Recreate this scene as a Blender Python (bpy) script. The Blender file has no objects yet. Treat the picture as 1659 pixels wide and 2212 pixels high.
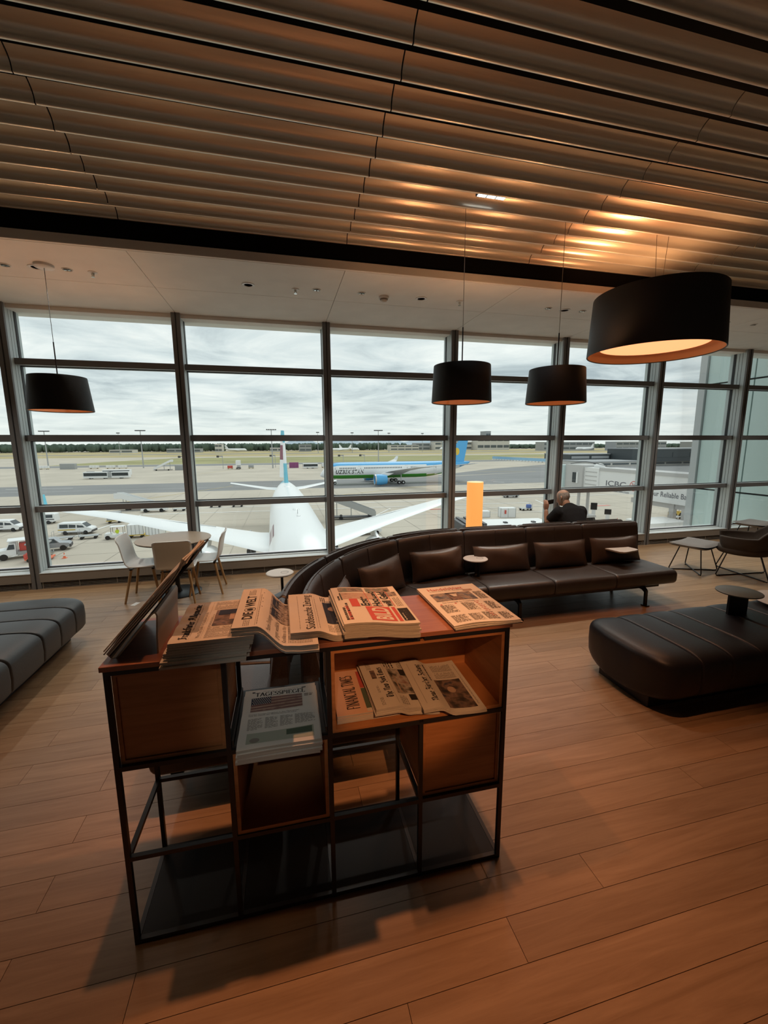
import bpy, bmesh, math, random
from mathutils import Vector, Matrix
R = random.Random(7)
SC = bpy.context.scene
COL = SC.collection
PI = math.pi

# ------------------------------------------------------------------ camera
EYE = 1.95
def _cam():
    p, r, y = math.radians(9.2), math.radians(0.25), math.radians(13.7)
    fw = Vector((math.sin(y)*math.cos(p), math.cos(y)*math.cos(p), -math.sin(p)))
    rt = Vector((math.cos(y), -math.sin(y), 0)); up = rt.cross(fw)
    c, s = math.cos(r), math.sin(r)
    rt2 = c*rt - s*up; up2 = s*rt + c*up
    cd = bpy.data.cameras.new('camera'); co = bpy.data.objects.new('camera', cd); COL.objects.link(co)
    cd.sensor_fit = 'HORIZONTAL'; cd.sensor_width = 36; cd.lens = 906/1659*36
    cd.clip_start = .05; cd.clip_end = 20000
    m = Matrix((rt2, up2, -fw)).transposed().to_4x4(); m.translation = (0, 0, EYE)
    co.matrix_world = m
    SC.camera = co
_cam()

# ------------------------------------------------------------------ exposure, sky, sun
SC.view_settings.view_transform = 'Standard'; SC.view_settings.look = 'None'
SC.view_settings.gamma = 1; SC.view_settings.use_curve_mapping = False
SC.view_settings.exposure = 0.0
SKY = 0.74
def _world():
    w = bpy.data.worlds.new('overcast'); SC.world = w; w.use_nodes = True
    n = w.node_tree.nodes; l = w.node_tree.links; n.clear()
    out = n.new('ShaderNodeOutputWorld'); bg = n.new('ShaderNodeBackground'); l.new(bg.outputs[0], out.inputs[0])
    tc = n.new('ShaderNodeTexCoord'); sep = n.new('ShaderNodeSeparateXYZ'); l.new(tc.outputs['Generated'], sep.inputs[0])
    def mth(op, a, b=None):
        m = n.new('ShaderNodeMath'); m.operation = op
        for i, v in enumerate((a, b)):
            if v is None: continue
            if isinstance(v, (int, float)): m.inputs[i].default_value = v
            else: l.new(v, m.inputs[i])
        return m.outputs[0]
    # cloud layer seen as a flat deck: direction divided by height
    z = mth('MAXIMUM', sep.outputs[2], 0.0); d = mth('ADD', z, 0.06)
    cx = mth('DIVIDE', sep.outputs[0], d); cy = mth('DIVIDE', sep.outputs[1], d)
    comb = n.new('ShaderNodeCombineXYZ'); l.new(cx, comb.inputs[0]); l.new(cy, comb.inputs[1])
    def noise(scale, det, rough, dist):
        t = n.new('ShaderNodeTexNoise'); t.inputs['Scale'].default_value = scale; t.inputs['Detail'].default_value = det
        t.inputs['Roughness'].default_value = rough; t.inputs['Distortion'].default_value = dist
        l.new(comb.outputs[0], t.inputs['Vector']); return t.outputs['Fac']
    a = noise(.9, 7, .62, .6); b = noise(.32, 3, .5, .3)
    v = mth('ADD', mth('MULTIPLY', a, .65), mth('MULTIPLY', b, .35))
    cr = n.new('ShaderNodeValToRGB'); l.new(v, cr.inputs[0])
    e = cr.color_ramp.elements; e[0].position = .36; e[0].color = (.46, .52, .56, 1); e[1].position = .62; e[1].color = (1.0, 1.0, .985, 1)
    k = cr.color_ramp.elements.new(.48); k.color = (.74, .79, .81, 1)
    hz = n.new('ShaderNodeValToRGB'); l.new(z, hz.inputs[0])
    h = hz.color_ramp.elements; h[0].position = 0.0; h[0].color = (1, 1, 1, 1); h[1].position = .12; h[1].color = (0, 0, 0, 1)
    mx = n.new('ShaderNodeMixRGB'); l.new(mth('MULTIPLY', hz.outputs[0], .75), mx.inputs[0]); l.new(cr.outputs[0], mx.inputs[1]); mx.inputs[2].default_value = (.93, .94, .90, 1)
    l.new(mx.outputs[0], bg.inputs[0]); bg.inputs[1].default_value = SKY*1.52
_world()
def lamp(name, kind, loc, power, color, rot=None, **kw):
    d = bpy.data.lights.new(name, kind); d.energy = power; d.color = color
    for k, v in kw.items(): setattr(d, k, v)
    o = bpy.data.objects.new(name, d); COL.objects.link(o); o.location = loc
    if rot: o.rotation_euler = rot
    return o
# veiled sun high behind the cloud, from beyond the apron
lamp('sun', 'SUN', (0, 0, 60), 1.5, (1, .97, .92), rot=(math.radians(-38), 0, math.radians(-25)), angle=math.radians(40))
WARM = (1.0, .41, .18)
def spot(x, y, z, power, size=70, col=WARM, tilt=(0, 0), rad=.03, blend=.6, aim=None):
    o = lamp('ceiling_spot_or_fill', 'SPOT', (x, y, z), power, col, rot=(math.radians(tilt[0]), math.radians(tilt[1]), 0), spot_size=math.radians(size), spot_blend=blend, shadow_soft_size=rad)
    if aim: o.rotation_euler = (Vector(aim)-Vector((x, y, z))).to_track_quat('-Z', 'Y').to_euler()
    return o

# ------------------------------------------------------------------ materials
MATS = {}
def mat(name, col, rough=.5, metal=0., spec=None, emit=None, estr=1., coat=0., noise=None, bump=None, alpha=None):
    """plain principled material; noise=(scale, amount, stretch xyz) varies the colour; bump=(scale, strength, stretch)"""
    if name in MATS: return MATS[name]
    m = bpy.data.materials.new(name); m.use_nodes = True; nt = m.node_tree; p = nt.nodes['Principled BSDF']
    c = tuple(col)+(1,)
    p.inputs['Base Color'].default_value = c; p.inputs['Roughness'].default_value = rough; p.inputs['Metallic'].default_value = metal
    if spec is not None: p.inputs['Specular IOR Level'].default_value = spec
    if coat: p.inputs['Coat Weight'].default_value = coat; p.inputs['Coat Roughness'].default_value = .2
    if emit: p.inputs['Emission Color'].default_value = tuple(emit)+(1,); p.inputs['Emission Strength'].default_value = estr
    if noise or bump:
        tc = nt.nodes.new('ShaderNodeTexCoord')
    if noise:
        mp = nt.nodes.new('ShaderNodeMapping'); mp.inputs['Scale'].default_value = noise[2] if len(noise) > 2 else (1, 1, 1)
        nt.links.new(tc.outputs['Object'], mp.inputs[0])
        t = nt.nodes.new('ShaderNodeTexNoise'); t.inputs['Scale'].default_value = noise[0]; t.inputs['Detail'].default_value = 6
        nt.links.new(mp.outputs[0], t.inputs['Vector'])
        cr = nt.nodes.new('ShaderNodeValToRGB'); nt.links.new(t.outputs['Fac'], cr.inputs[0])
        a = noise[1]
        cr.color_ramp.elements[0].position = .3; cr.color_ramp.elements[0].color = tuple(x*(1-a) for x in col)+(1,)
        cr.color_ramp.elements[1].position = .7; cr.color_ramp.elements[1].color = tuple(min(1, x*(1+a)) for x in col)+(1,)
        nt.links.new(cr.outputs[0], p.inputs['Base Color'])
    if bump:
        mp = nt.nodes.new('ShaderNodeMapping'); mp.inputs['Scale'].default_value = bump[2] if len(bump) > 2 else (1, 1, 1)
        nt.links.new(tc.outputs['Object'], mp.inputs[0])
        t = nt.nodes.new('ShaderNodeTexNoise'); t.inputs['Scale'].default_value = bump[0]; t.inputs['Detail'].default_value = 4
        nt.links.new(mp.outputs[0], t.inputs['Vector'])
        b = nt.nodes.new('ShaderNodeBump'); b.inputs['Strength'].default_value = bump[1]; b.inputs['Distance'].default_value = .01
        nt.links.new(t.outputs['Fac'], b.inputs['Height']); nt.links.new(b.outputs[0], p.inputs['Normal'])
    MATS[name] = m
    return m

def wood(name, c0, c1, rough, grain=(1.2, 26, 26), per_object=.0, spec=.5):
    m = bpy.data.materials.new(name); m.use_nodes = True; nt = m.node_tree; N = nt.nodes; L = nt.links; p = N['Principled BSDF']
    tc = N.new('ShaderNodeTexCoord'); mp = N.new('ShaderNodeMapping'); mp.inputs['Scale'].default_value = grain
    oi = N.new('ShaderNodeObjectInfo'); ad = N.new('ShaderNodeVectorMath'); ad.operation = 'ADD'
    sc = N.new('ShaderNodeVectorMath'); sc.operation = 'SCALE'; sc.inputs['Scale'].default_value = 37.0
    cx = N.new('ShaderNodeCombineXYZ')
    for i in range(3): L.new(oi.outputs['Random'], cx.inputs[i])
    L.new(cx.outputs[0], sc.inputs[0]); L.new(tc.outputs['Object'], mp.inputs[0]); L.new(mp.outputs[0], ad.inputs[0]); L.new(sc.outputs[0], ad.inputs[1])
    t = N.new('ShaderNodeTexNoise'); t.inputs['Scale'].default_value = 1.; t.inputs['Detail'].default_value = 8; t.inputs['Roughness'].default_value = .65; t.inputs['Distortion'].default_value = .8
    L.new(ad.outputs[0], t.inputs['Vector'])
    cr = N.new('ShaderNodeValToRGB'); L.new(t.outputs['Fac'], cr.inputs[0])
    cr.color_ramp.elements[0].position = .32; cr.color_ramp.elements[0].color = tuple(c0)+(1,)
    cr.color_ramp.elements[1].position = .68; cr.color_ramp.elements[1].color = tuple(c1)+(1,)
    last = cr.outputs[0]
    if per_object:
        hs = N.new('ShaderNodeHueSaturation'); mr = N.new('ShaderNodeMapRange'); L.new(oi.outputs['Random'], mr.inputs[0])
        mr.inputs[3].default_value = 1-per_object; mr.inputs[4].default_value = 1+per_object
        L.new(mr.outputs[0], hs.inputs['Value']); L.new(last, hs.inputs['Color']); last = hs.outputs[0]
    L.new(last, p.inputs['Base Color']); p.inputs['Roughness'].default_value = rough; p.inputs['Specular IOR Level'].default_value = spec
    b = N.new('ShaderNodeBump'); b.inputs['Strength'].default_value = .06; b.inputs['Distance'].default_value = .004
    L.new(t.outputs['Fac'], b.inputs['Height']); L.new(b.outputs[0], p.inputs['Normal'])
    MATS[name] = m; return m

def glass(name, tint, refl=.06):
    m = bpy.data.materials.new(name); m.use_nodes = True; nt = m.node_tree; N = nt.nodes; L = nt.links; N.clear()
    o = N.new('ShaderNodeOutputMaterial'); mx = N.new('ShaderNodeMixShader'); t = N.new('ShaderNodeBsdfTransparent'); g = N.new('ShaderNodeBsdfGlossy')
    t.inputs[0].default_value = tuple(tint)+(1,); g.inputs['Roughness'].default_value = .01
    f = N.new('ShaderNodeLayerWeight'); f.inputs[0].default_value = .25
    mu = N.new('ShaderNodeMath'); mu.operation = 'MULTIPLY_ADD'; mu.inputs[1].default_value = .25; mu.inputs[2].default_value = refl*.5
    L.new(f.outputs['Fresnel'], mu.inputs[0]); L.new(mu.outputs[0], mx.inputs[0]); L.new(t.outputs[0], mx.inputs[1]); L.new(g.outputs[0], mx.inputs[2]); L.new(mx.outputs[0], o.inputs[0])
    MATS[name] = m; return m

M = {}
M['floor'] = wood('floor_oak', (.265, .158, .08), (.385, .250, .142), .38, (1.6, 22, 22), per_object=.10)
M['rackwood'] = wood('rack_walnut_veneer', (.30, .125, .045), (.42, .19, .075), .42, (2.2, 2.2, 30))
M['racktop'] = wood('rack_top_veneer', (.26, .10, .06), (.38, .16, .09), .33, (2.5, 28, 28))
M['bent'] = wood('bent_plywood', (.44, .35, .26), (.58, .47, .35), .45, (30, 2, 3))
M['chairwood'] = wood('chair_leg_oak', (.33, .19, .08), (.47, .29, .13), .45, (30, 30, 2))
M['black'] = mat('black_steel', (.012, .012, .013), .38, spec=.4)
M['plate'] = mat('black_plate', (.010, .0105, .011), .45, spec=.22)
M['shade'] = mat('pendant_black_shade', (.010, .010, .011), .55, bump=(60, .15, (1, 1, 8)))
M['shadein'] = mat('shade_inner', (.55, .30, .16), .6)
M['diff'] = mat('lamp_diffuser', (.9, .5, .3), .6, emit=(1.0, .42, .17), estr=1.3)
M['cable'] = mat('lamp_cable', (.02, .02, .02), .5)
M['wire'] = mat('lamp_wire_steel', (.5, .42, .35), .35, metal=1)
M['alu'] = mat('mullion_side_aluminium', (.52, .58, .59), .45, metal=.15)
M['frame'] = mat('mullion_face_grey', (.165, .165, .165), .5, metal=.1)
M['gasket'] = mat('glazing_gasket', (.015, .015, .016), .6)
M['sill'] = mat('sill_aluminium', (.56, .60, .60), .4, metal=.2)
M['sillface'] = mat('sill_face_grey', (.24, .21, .175), .5)
M['void'] = mat('ceiling_void', (.004, .004, .004), .9, spec=.05)
M['beam'] = mat('bulkhead_black', (.006, .006, .006), .7, spec=.1)
M['soffit'] = mat('soffit_plaster', (.80, .77, .72), .75, noise=(3, .04), bump=(220, .08))
M['slat'] = mat('slat_bronze_metal', (.95, .87, .72), .30, metal=.50, noise=(2.0, .05, (.3, 20, 20)))
M['white'] = mat('white_plastic', (.74, .74, .72), .38)
M['lampwhite'] = mat('white_trim', (.72, .71, .68), .4)
M['dark'] = mat('dark_recess', (.02, .02, .02), .6)
M['lens'] = mat('downlight_reflector', (.6, .62, .58), .15, metal=1)
M['wallp'] = mat('rear_wall_panel', (.30, .25, .20), .6)
M['leather'] = mat('sofa_leather_brown', (.055, .044, .039), .36, spec=.5, bump=(180, .12), noise=(6, .12))
M['pillow'] = mat('pillow_leather_brown', (.085, .055, .040), .40, spec=.5, bump=(9, .35), noise=(6, .12))
M['ottoleather'] = mat('ottoman_leather_black', (.014, .013, .015), .40, spec=.35, bump=(150, .08))
M['ottogrey'] = mat('ottoman_leather_grey', (.050, .055, .060), .45, spec=.45, bump=(150, .1))
M['piping'] = mat('leather_piping', (.07, .055, .045), .45)
M['laminate'] = mat('side_table_laminate', (.62, .56, .50), .4)
M['ply'] = mat('table_edge_ply', (.42, .31, .20), .5)
M['tabletop'] = mat('dining_table_laminate', (.34, .27, .20), .35)
M['greytop'] = mat('tray_grey_lacquer', (.12, .145, .14), .5)
M['fabric'] = mat('armchair_fabric_brown', (.055, .043, .034), .8, spec=.25, bump=(300, .2))
M['fabricg'] = mat('seat_fabric_grey', (.20, .19, .18), .75, bump=(300, .15))
M['greypanel'] = mat('grey_partition', (.14, .14, .135), .6)
M['orange'] = mat('glow_column_shade', (.3, .16, .06), .6, emit=(1.0, .41, .095), estr=.90)
M['orangecap'] = mat('glow_column_top', (.9, .6, .35), .6, emit=(1.0, .55, .25), estr=.9)
M['paper'] = mat('newsprint', (.60, .57, .51), .8, spec=.2, noise=(5, .05))
M['paperw'] = mat('newsprint_pale', (.72, .71, .66), .8, spec=.2, noise=(5, .05))
M['salmon'] = mat('newsprint_salmon', (.72, .46, .33), .8, spec=.2, noise=(5, .04))
M['paperedge'] = mat('newsprint_edge', (.42, .39, .34), .85, spec=.1, noise=(4, .35, (1, 1, 260)))
M['ink'] = mat('ink_black', (.035, .033, .032), .8, spec=.1)
M['inkgrey'] = mat('ink_grey', (.26, .245, .22), .8, spec=.1)
M['inkred'] = mat('ink_red', (.48, .10, .09), .8, spec=.1)
M['inkgreen'] = mat('ink_green', (.10, .14, .10), .8, spec=.1)
M['inkblue'] = mat('ink_navy', (.035, .045, .075), .8, spec=.1)
M['inkpaper'] = mat('ink_knockout', (.60, .57, .51), .8, spec=.1)
M['skin'] = mat('skin', (.42, .24, .16), .5)
M['hair'] = mat('grey_hair', (.30, .27, .24), .7, noise=(60, .4))
M['shirt'] = mat('black_tshirt', (.010, .010, .011), .85, spec=.2, bump=(25, .3))
M['trousers'] = mat('dark_trousers', (.02, .022, .03), .85)
M['phone'] = mat('phone_dark', (.02, .02, .02), .3)
def photo(name, cols, scale):
    m = bpy.data.materials.new(name); m.use_nodes = True; nt = m.node_tree; p = nt.nodes['Principled BSDF']; p.inputs['Roughness'].default_value = .75
    tc = nt.nodes.new('ShaderNodeTexCoord'); t = nt.nodes.new('ShaderNodeTexNoise'); t.inputs['Scale'].default_value = scale; t.inputs['Detail'].default_value = 5
    nt.links.new(tc.outputs['Object'], t.inputs['Vector']); cr = nt.nodes.new('ShaderNodeValToRGB'); nt.links.new(t.outputs['Fac'], cr.inputs[0])
    e = cr.color_ramp.elements; e[0].position = .3; e[0].color = tuple(cols[0])+(1,); e[1].position = .7; e[1].color = tuple(cols[-1])+(1,)
    for i, c in enumerate(cols[1:-1]):
        k = e.new(.3+.4*(i+1)/(len(cols)-1)); k.color = tuple(c)+(1,)
    nt.links.new(cr.outputs[0], p.inputs['Base Color']); MATS[name] = m; return m
M['ph1'] = photo('press_photo_dark', [(.02, .02, .03), (.08, .06, .05), (.22, .15, .12), (.05, .05, .07)], 22)
M['ph2'] = photo('press_photo_crowd', [(.03, .03, .03), (.16, .13, .11), (.36, .32, .28), (.08, .07, .07)], 60)
M['ph3'] = photo('press_photo_colour', [(.05, .06, .03), (.30, .22, .18), (.12, .16, .12), (.42, .30, .30)], 26)
M['ph4'] = photo('press_photo_sea', [(.05, .06, .08), (.14, .15, .18), (.32, .26, .2), (.08, .08, .1)], 24)
M['ph5'] = photo('press_photo_harbour', [(.03, .035, .03), (.10, .09, .07), (.45, .42, .38), (.25, .14, .11)], 18)
M['skinph'] = photo('press_photo_face', [(.26, .18, .13), (.45, .33, .26), (.38, .27, .2)], 30)

# ------------------------------------------------------------------ mesh building
class MB:
    def __init__(s): s.v = []; s.f = []; s.m = []; s.cm = 0
    def add(s, vs, fs, m=None):
        o = len(s.v); s.v += [tuple(x) for x in vs]
        for f in fs: s.f.append(tuple(i+o for i in f)); s.m.append(s.cm if m is None else m)
        return s
    def box(s, x0, x1, y0, y1, z0, z1, m=None, T=None):
        vs = [Vector((x, y, z)) for z in (z0, z1) for y in (y0, y1) for x in (x0, x1)]
        if T is not None: vs = [T @ v for v in vs]
        return s.add(vs, [(0, 2, 3, 1), (4, 5, 7, 6), (0, 1, 5, 4), (2, 6, 7, 3), (0, 4, 6, 2), (1, 3, 7, 5)], m)
    def quad(s, a, b, c, d, m=None): return s.add([a, b, c, d], [(0, 1, 2, 3)], m)
    def cyl(s, a, b, r0, r1=None, n=12, m=None, cap=True):
        a = Vector(a); b = Vector(b); r1 = r0 if r1 is None else r1
        d = (b-a).normalized(); u = d.orthogonal().normalized(); w = d.cross(u)
        vs = []
        for P, r in ((a, r0), (b, r1)):
            for i in range(n): t = 2*PI*i/n; vs.append(P+u*r*math.cos(t)+w*r*math.sin(t))
        fs = [(i, (i+1) % n, n+(i+1) % n, n+i) for i in range(n)]
        if cap: fs += [tuple(range(n-1, -1, -1)), tuple(range(n, 2*n))]
        return s.add(vs, fs, m)
    def tube(s, pts, r, n=8, m=None, closed=False):
        P = [Vector(p) for p in pts]; k = len(P); rings = []
        up = None
        for i in range(k):
            a = P[i-1] if i > 0 or closed else P[i]; b = P[(i+1) % k] if i < k-1 or closed else P[i]
            d = (b-a).normalized()
            if up is None: up = d.orthogonal().normalized()
            up = (up-d*up.dot(d)); up = up.normalized() if up.length > 1e-6 else d.orthogonal().normalized()
            w = d.cross(up); rr = r[i] if isinstance(r, (list, tuple)) else r
            rings.append([P[i]+up*rr*math.cos(2*PI*j/n)+w*rr*math.sin(2*PI*j/n) for j in range(n)])
        return s.loft(rings, m, cap=not closed, loop=closed)
    def loft(s, rings, m=None, cap=True, loop=False, open_ring=False):
        n = len(rings[0]); k = len(rings); vs = [p for r in rings for p in r]; fs = []
        for i in range(k if loop else k-1):
            j = (i+1) % k
            for q in range(n-1 if open_ring else n):
                fs.append((i*n+q, i*n+(q+1) % n, j*n+(q+1) % n, j*n+q))
        if cap and not open_ring and not loop: fs += [tuple(range(n-1, -1, -1)), tuple((k-1)*n+i for i in range(n))]
        return s.add(vs, fs, m)
    def lathe(s, prof, c=(0, 0, 0), n=32, m=None, loop=False):
        c = Vector(c); rings = [[c+Vector((r*math.cos(2*PI*i/n), r*math.sin(2*PI*i/n), z)) for i in range(n)] for r, z in prof]
        return s.loft(rings, m, cap=not loop, loop=loop)
    def prism(s, poly, axis, a, b, m=None):
        """2-D outline extruded along axis 'x','y','z' from a to b"""
        def P(u, v, t): return {'x': (t, u, v), 'y': (u, t, v), 'z': (u, v, t)}[axis]
        n = len(poly); vs = [P(u, v, a) for u, v in poly]+[P(u, v, b) for u, v in poly]
        fs = [(i, (i+1) % n, n+(i+1) % n, n+i) for i in range(n)]+[tuple(range(n-1, -1, -1)), tuple(range(n, 2*n))]
        return s.add(vs, fs, m)
    def ball(s, c, rx, ry=None, rz=None, n=12, k=8, m=None):
        ry = rx if ry is None else ry; rz = rx if rz is None else rz; c = Vector(c)
        rings = []
        for i in range(k+1):
            t = -PI/2+PI*i/k; cr = max(math.cos(t), .02)
            rings.append([c+Vector((rx*cr*math.cos(2*PI*j/n), ry*cr*math.sin(2*PI*j/n), rz*math.sin(t))) for j in range(n)])
        return s.loft(rings, m)
    def grid(s, fn, nu, nv, m=None):
        vs = [fn(i/nu, j/nv) for j in range(nv+1) for i in range(nu+1)]
        fs = [(j*(nu+1)+i, j*(nu+1)+i+1, (j+1)*(nu+1)+i+1, (j+1)*(nu+1)+i) for j in range(nv) for i in range(nu)]
        return s.add(vs, fs, m)
    def mesh(s, name, mats, smooth=None):
        me = bpy.data.meshes.new(name); me.from_pydata(s.v, [], s.f)
        mats = mats if isinstance(mats, (list, tuple)) else [mats]
        for x in mats: me.materials.append(M[x] if isinstance(x, str) else x)
        if len(mats) > 1: me.polygons.foreach_set('material_index', s.m)
        bm = bmesh.new(); bm.from_mesh(me); bmesh.ops.recalc_face_normals(bm, faces=bm.faces); bm.to_mesh(me); bm.free()
        if smooth:
            me.polygons.foreach_set('use_smooth', [True]*len(me.polygons)); me.set_sharp_from_angle(angle=math.radians(smooth))
        me.update(); return me
    def build(s, name, mats, parent=None, smooth=None, bevel=0, loc=None, rot=None, fixn=True):
        me = s.mesh(name, mats, smooth); o = bpy.data.objects.new(name, me); COL.objects.link(o)
        if parent: o.parent = parent
        if loc: o.location = loc
        if rot: o.rotation_euler = rot
        if bevel:
            b = o.modifiers.new('bevel', 'BEVEL'); b.width = bevel; b.segments = 2; b.limit_method = 'ANGLE'; b.angle_limit = math.radians(40)
        return o
def tag(o, label=None, cat=None, group=None, kind=None):
    if label: o['label'] = label
    if cat: o['category'] = cat
    if group: o['group'] = group
    if kind: o['kind'] = kind
    return o
def thing(name, label, cat, loc=(0, 0, 0), rz=0, group=None, kind=None):
    o = bpy.data.objects.new(name, None); o.empty_display_size = .1; COL.objects.link(o)
    o.location = loc; o.rotation_euler = (0, 0, rz)
    return tag(o, label, cat, group, kind)
def dup(root, loc, rz=None, label=None, group=None):
    r = root.copy(); COL.objects.link(r); r.location = loc
    if rz is not None: r.rotation_euler = (0, 0, rz)
    if label: r['label'] = label
    if group: r['group'] = group
    for ch in list(root.children):
        c = ch.copy(); COL.objects.link(c); c.parent = r
        for g in list(ch.children):
            d = g.copy(); COL.objects.link(d); d.parent = c
    return r
def inst(src, parent, loc, rz=0, sc=None):
    c = src.copy(); COL.objects.link(c); c.parent = parent; c.location = loc; c.rotation_euler = (0, 0, rz)
    if sc: c.scale = sc
    return c

# ------------------------------------------------------------------ lettering
def text2d(s, size=1., bold=0., width=1., shear=0., gap=1.):
    cu = bpy.data.curves.new('lettering', 'FONT'); cu.body = s; cu.size = size; cu.offset = bold; cu.resolution_u = 3; cu.shear = shear; cu.space_character = gap
    o = bpy.data.objects.new('lettering', cu); me = bpy.data.meshes.new_from_object(o)
    vs = [(v.co.x*width, v.co.y) for v in me.vertices]; fs = [tuple(p.vertices) for p in me.polygons]
    bpy.data.objects.remove(o); bpy.data.curves.remove(cu); bpy.data.meshes.remove(me)
    x0 = min(v[0] for v in vs); vs = [(x-x0, y) for x, y in vs]
    return vs, fs, max(v[0] for v in vs)
# pen alphabet: skeleton strokes drawn with a broad nib (blackletter, angular) or a roman nib with serifs
BL = {  # x-height 1, ascender 1.6, each glyph: (advance, strokes)
 'a': (.75, [[(.1, .85), (.3, 1), (.55, .85), (.55, .1), (.7, 0)], [(.55, .5), (.15, .35), (.15, .1), (.35, 0), (.55, .15)]]),
 'b': (.75, [[(.15, 1.6), (.15, .12), (.35, 0), (.6, .15), (.6, .8), (.4, 1), (.15, .8)]]),
 'c': (.6, [[(.55, .85), (.38, 1), (.12, .8), (.12, .15), (.35, 0), (.55, .15)]]),
 'e': (.62, [[(.14, .5), (.52, .72), (.38, 1), (.12, .8), (.12, .15), (.34, 0), (.55, .15)]]),
 'f': (.5, [[(.55, 1.5), (.35, 1.6), (.2, 1.4), (.2, 0)], [(.02, .95), (.42, .95)]]),
 'g': (.75, [[(.55, .85), (.35, 1), (.12, .8), (.12, .2), (.3, .05), (.55, .2)], [(.55, 1), (.55, -.3), (.3, -.5), (.1, -.35)]]),
 'h': (.75, [[(.15, 1.6), (.15, 0)], [(.15, .8), (.4, 1), (.58, .85), (.58, .1), (.45, -.25)]]),
 'i': (.35, [[(.05, .9), (.17, 1), (.17, .1), (.3, 0)], [(.12, 1.35), (.24, 1.45)]]),
 'k': (.7, [[(.15, 1.6), (.15, 0)], [(.15, .55), (.4, 1), (.5, .8), (.25, .55), (.45, .1), (.62, 0)]]),
 'l': (.38, [[(.16, 1.6), (.16, .12), (.32, 0)]]),
 'm': (1.1, [[(.12, 1), (.12, 0)], [(.12, .8), (.3, 1), (.48, .85), (.48, 0)], [(.48, .8), (.68, 1), (.86, .85), (.86, .1), (1, 0)]]),
 'n': (.75, [[(.12, 1), (.12, 0)], [(.12, .8), (.35, 1), (.54, .85), (.54, .1), (.68, 0)]]),
 'o': (.7, [[(.35, 1), (.12, .8), (.12, .18), (.35, 0), (.58, .2), (.58, .82), (.35, 1)]]),
 'r': (.5, [[(.12, 1), (.12, 0)], [(.12, .8), (.3, 1), (.46, .88)]]),
 's': (.6, [[(.52, .88), (.3, 1), (.14, .78), (.5, .3), (.34, 0), (.1, .12)]]),
 't': (.5, [[(.2, 1.4), (.2, .12), (.38, 0), (.46, .08)], [(.02, .97), (.42, .97)]]),
 'u': (.75, [[(.05, .92), (.15, 1), (.15, .15), (.34, 0), (.56, .2)], [(.56, 1), (.56, .1), (.7, 0)]]),
 'w': (1.0, [[(.08, 1), (.15, .1), (.34, 0), (.5, .2)], [(.5, 1), (.5, .1), (.68, 0), (.88, .25), (.88, .85), (.75, 1)]]),
 'y': (.7, [[(.1, 1), (.14, .2), (.32, .05), (.54, .25)], [(.56, 1), (.5, -.1), (.2, -.5)]]),
 'z': (.6, [[(.1, .95), (.5, .95), (.12, .1), (.52, .05)], [(.2, .5), (.44, .5)]]),
 'F': (1.0, [[(.1, 1.35), (.35, 1.6), (.6, 1.45), (.9, 1.6)], [(.42, 1.5), (.42, .2), (.2, 0), (.02, .12)], [(.42, .9), (.8, .95)]]),
 'A': (1.2, [[(.15, 1.2), (.4, 1.6), (.8, 1.5), (.8, .15), (1.05, 0)], [(.45, 1.5), (.4, .6), (.12, .1), (0, .2)], [(.2, .7), (.8, .7)]]),
 'T': (1.0, [[(.05, 1.4), (.3, 1.6), (.65, 1.45), (.95, 1.6)], [(.65, 1.45), (.4, 1.2), (.22, .8), (.25, .25), (.5, 0), (.85, .2)], [(.55, 1.3), (.55, .35)]]),
 'N': (1.15, [[(.02, 1.3), (.25, 1.55), (.35, 1.3), (.35, .1), (.1, 0)], [(.35, 1.3), (.75, 1.6), (.9, 1.3), (.9, .15), (1.1, 0)]]),
 'Y': (1.05, [[(.05, 1.35), (.25, 1.55), (.35, .9), (.6, .7), (.85, .9)], [(.85, 1.6), (.85, .3), (.5, -.1), (.2, .05)]]),
 'Z': (1.0, [[(.1, 1.35), (.35, 1.6), (.8, 1.5), (.45, .95), (.8, .6), (.6, .05), (.1, .1)], [(.25, .85), (.6, .9)]]),
}
def arc(cx, cy, rx, ry, a0, a1, n=9): return [(cx+rx*math.cos(math.radians(a0+(a1-a0)*i/n)), cy+ry*math.sin(math.radians(a0+(a1-a0)*i/n))) for i in range(n+1)]
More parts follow.
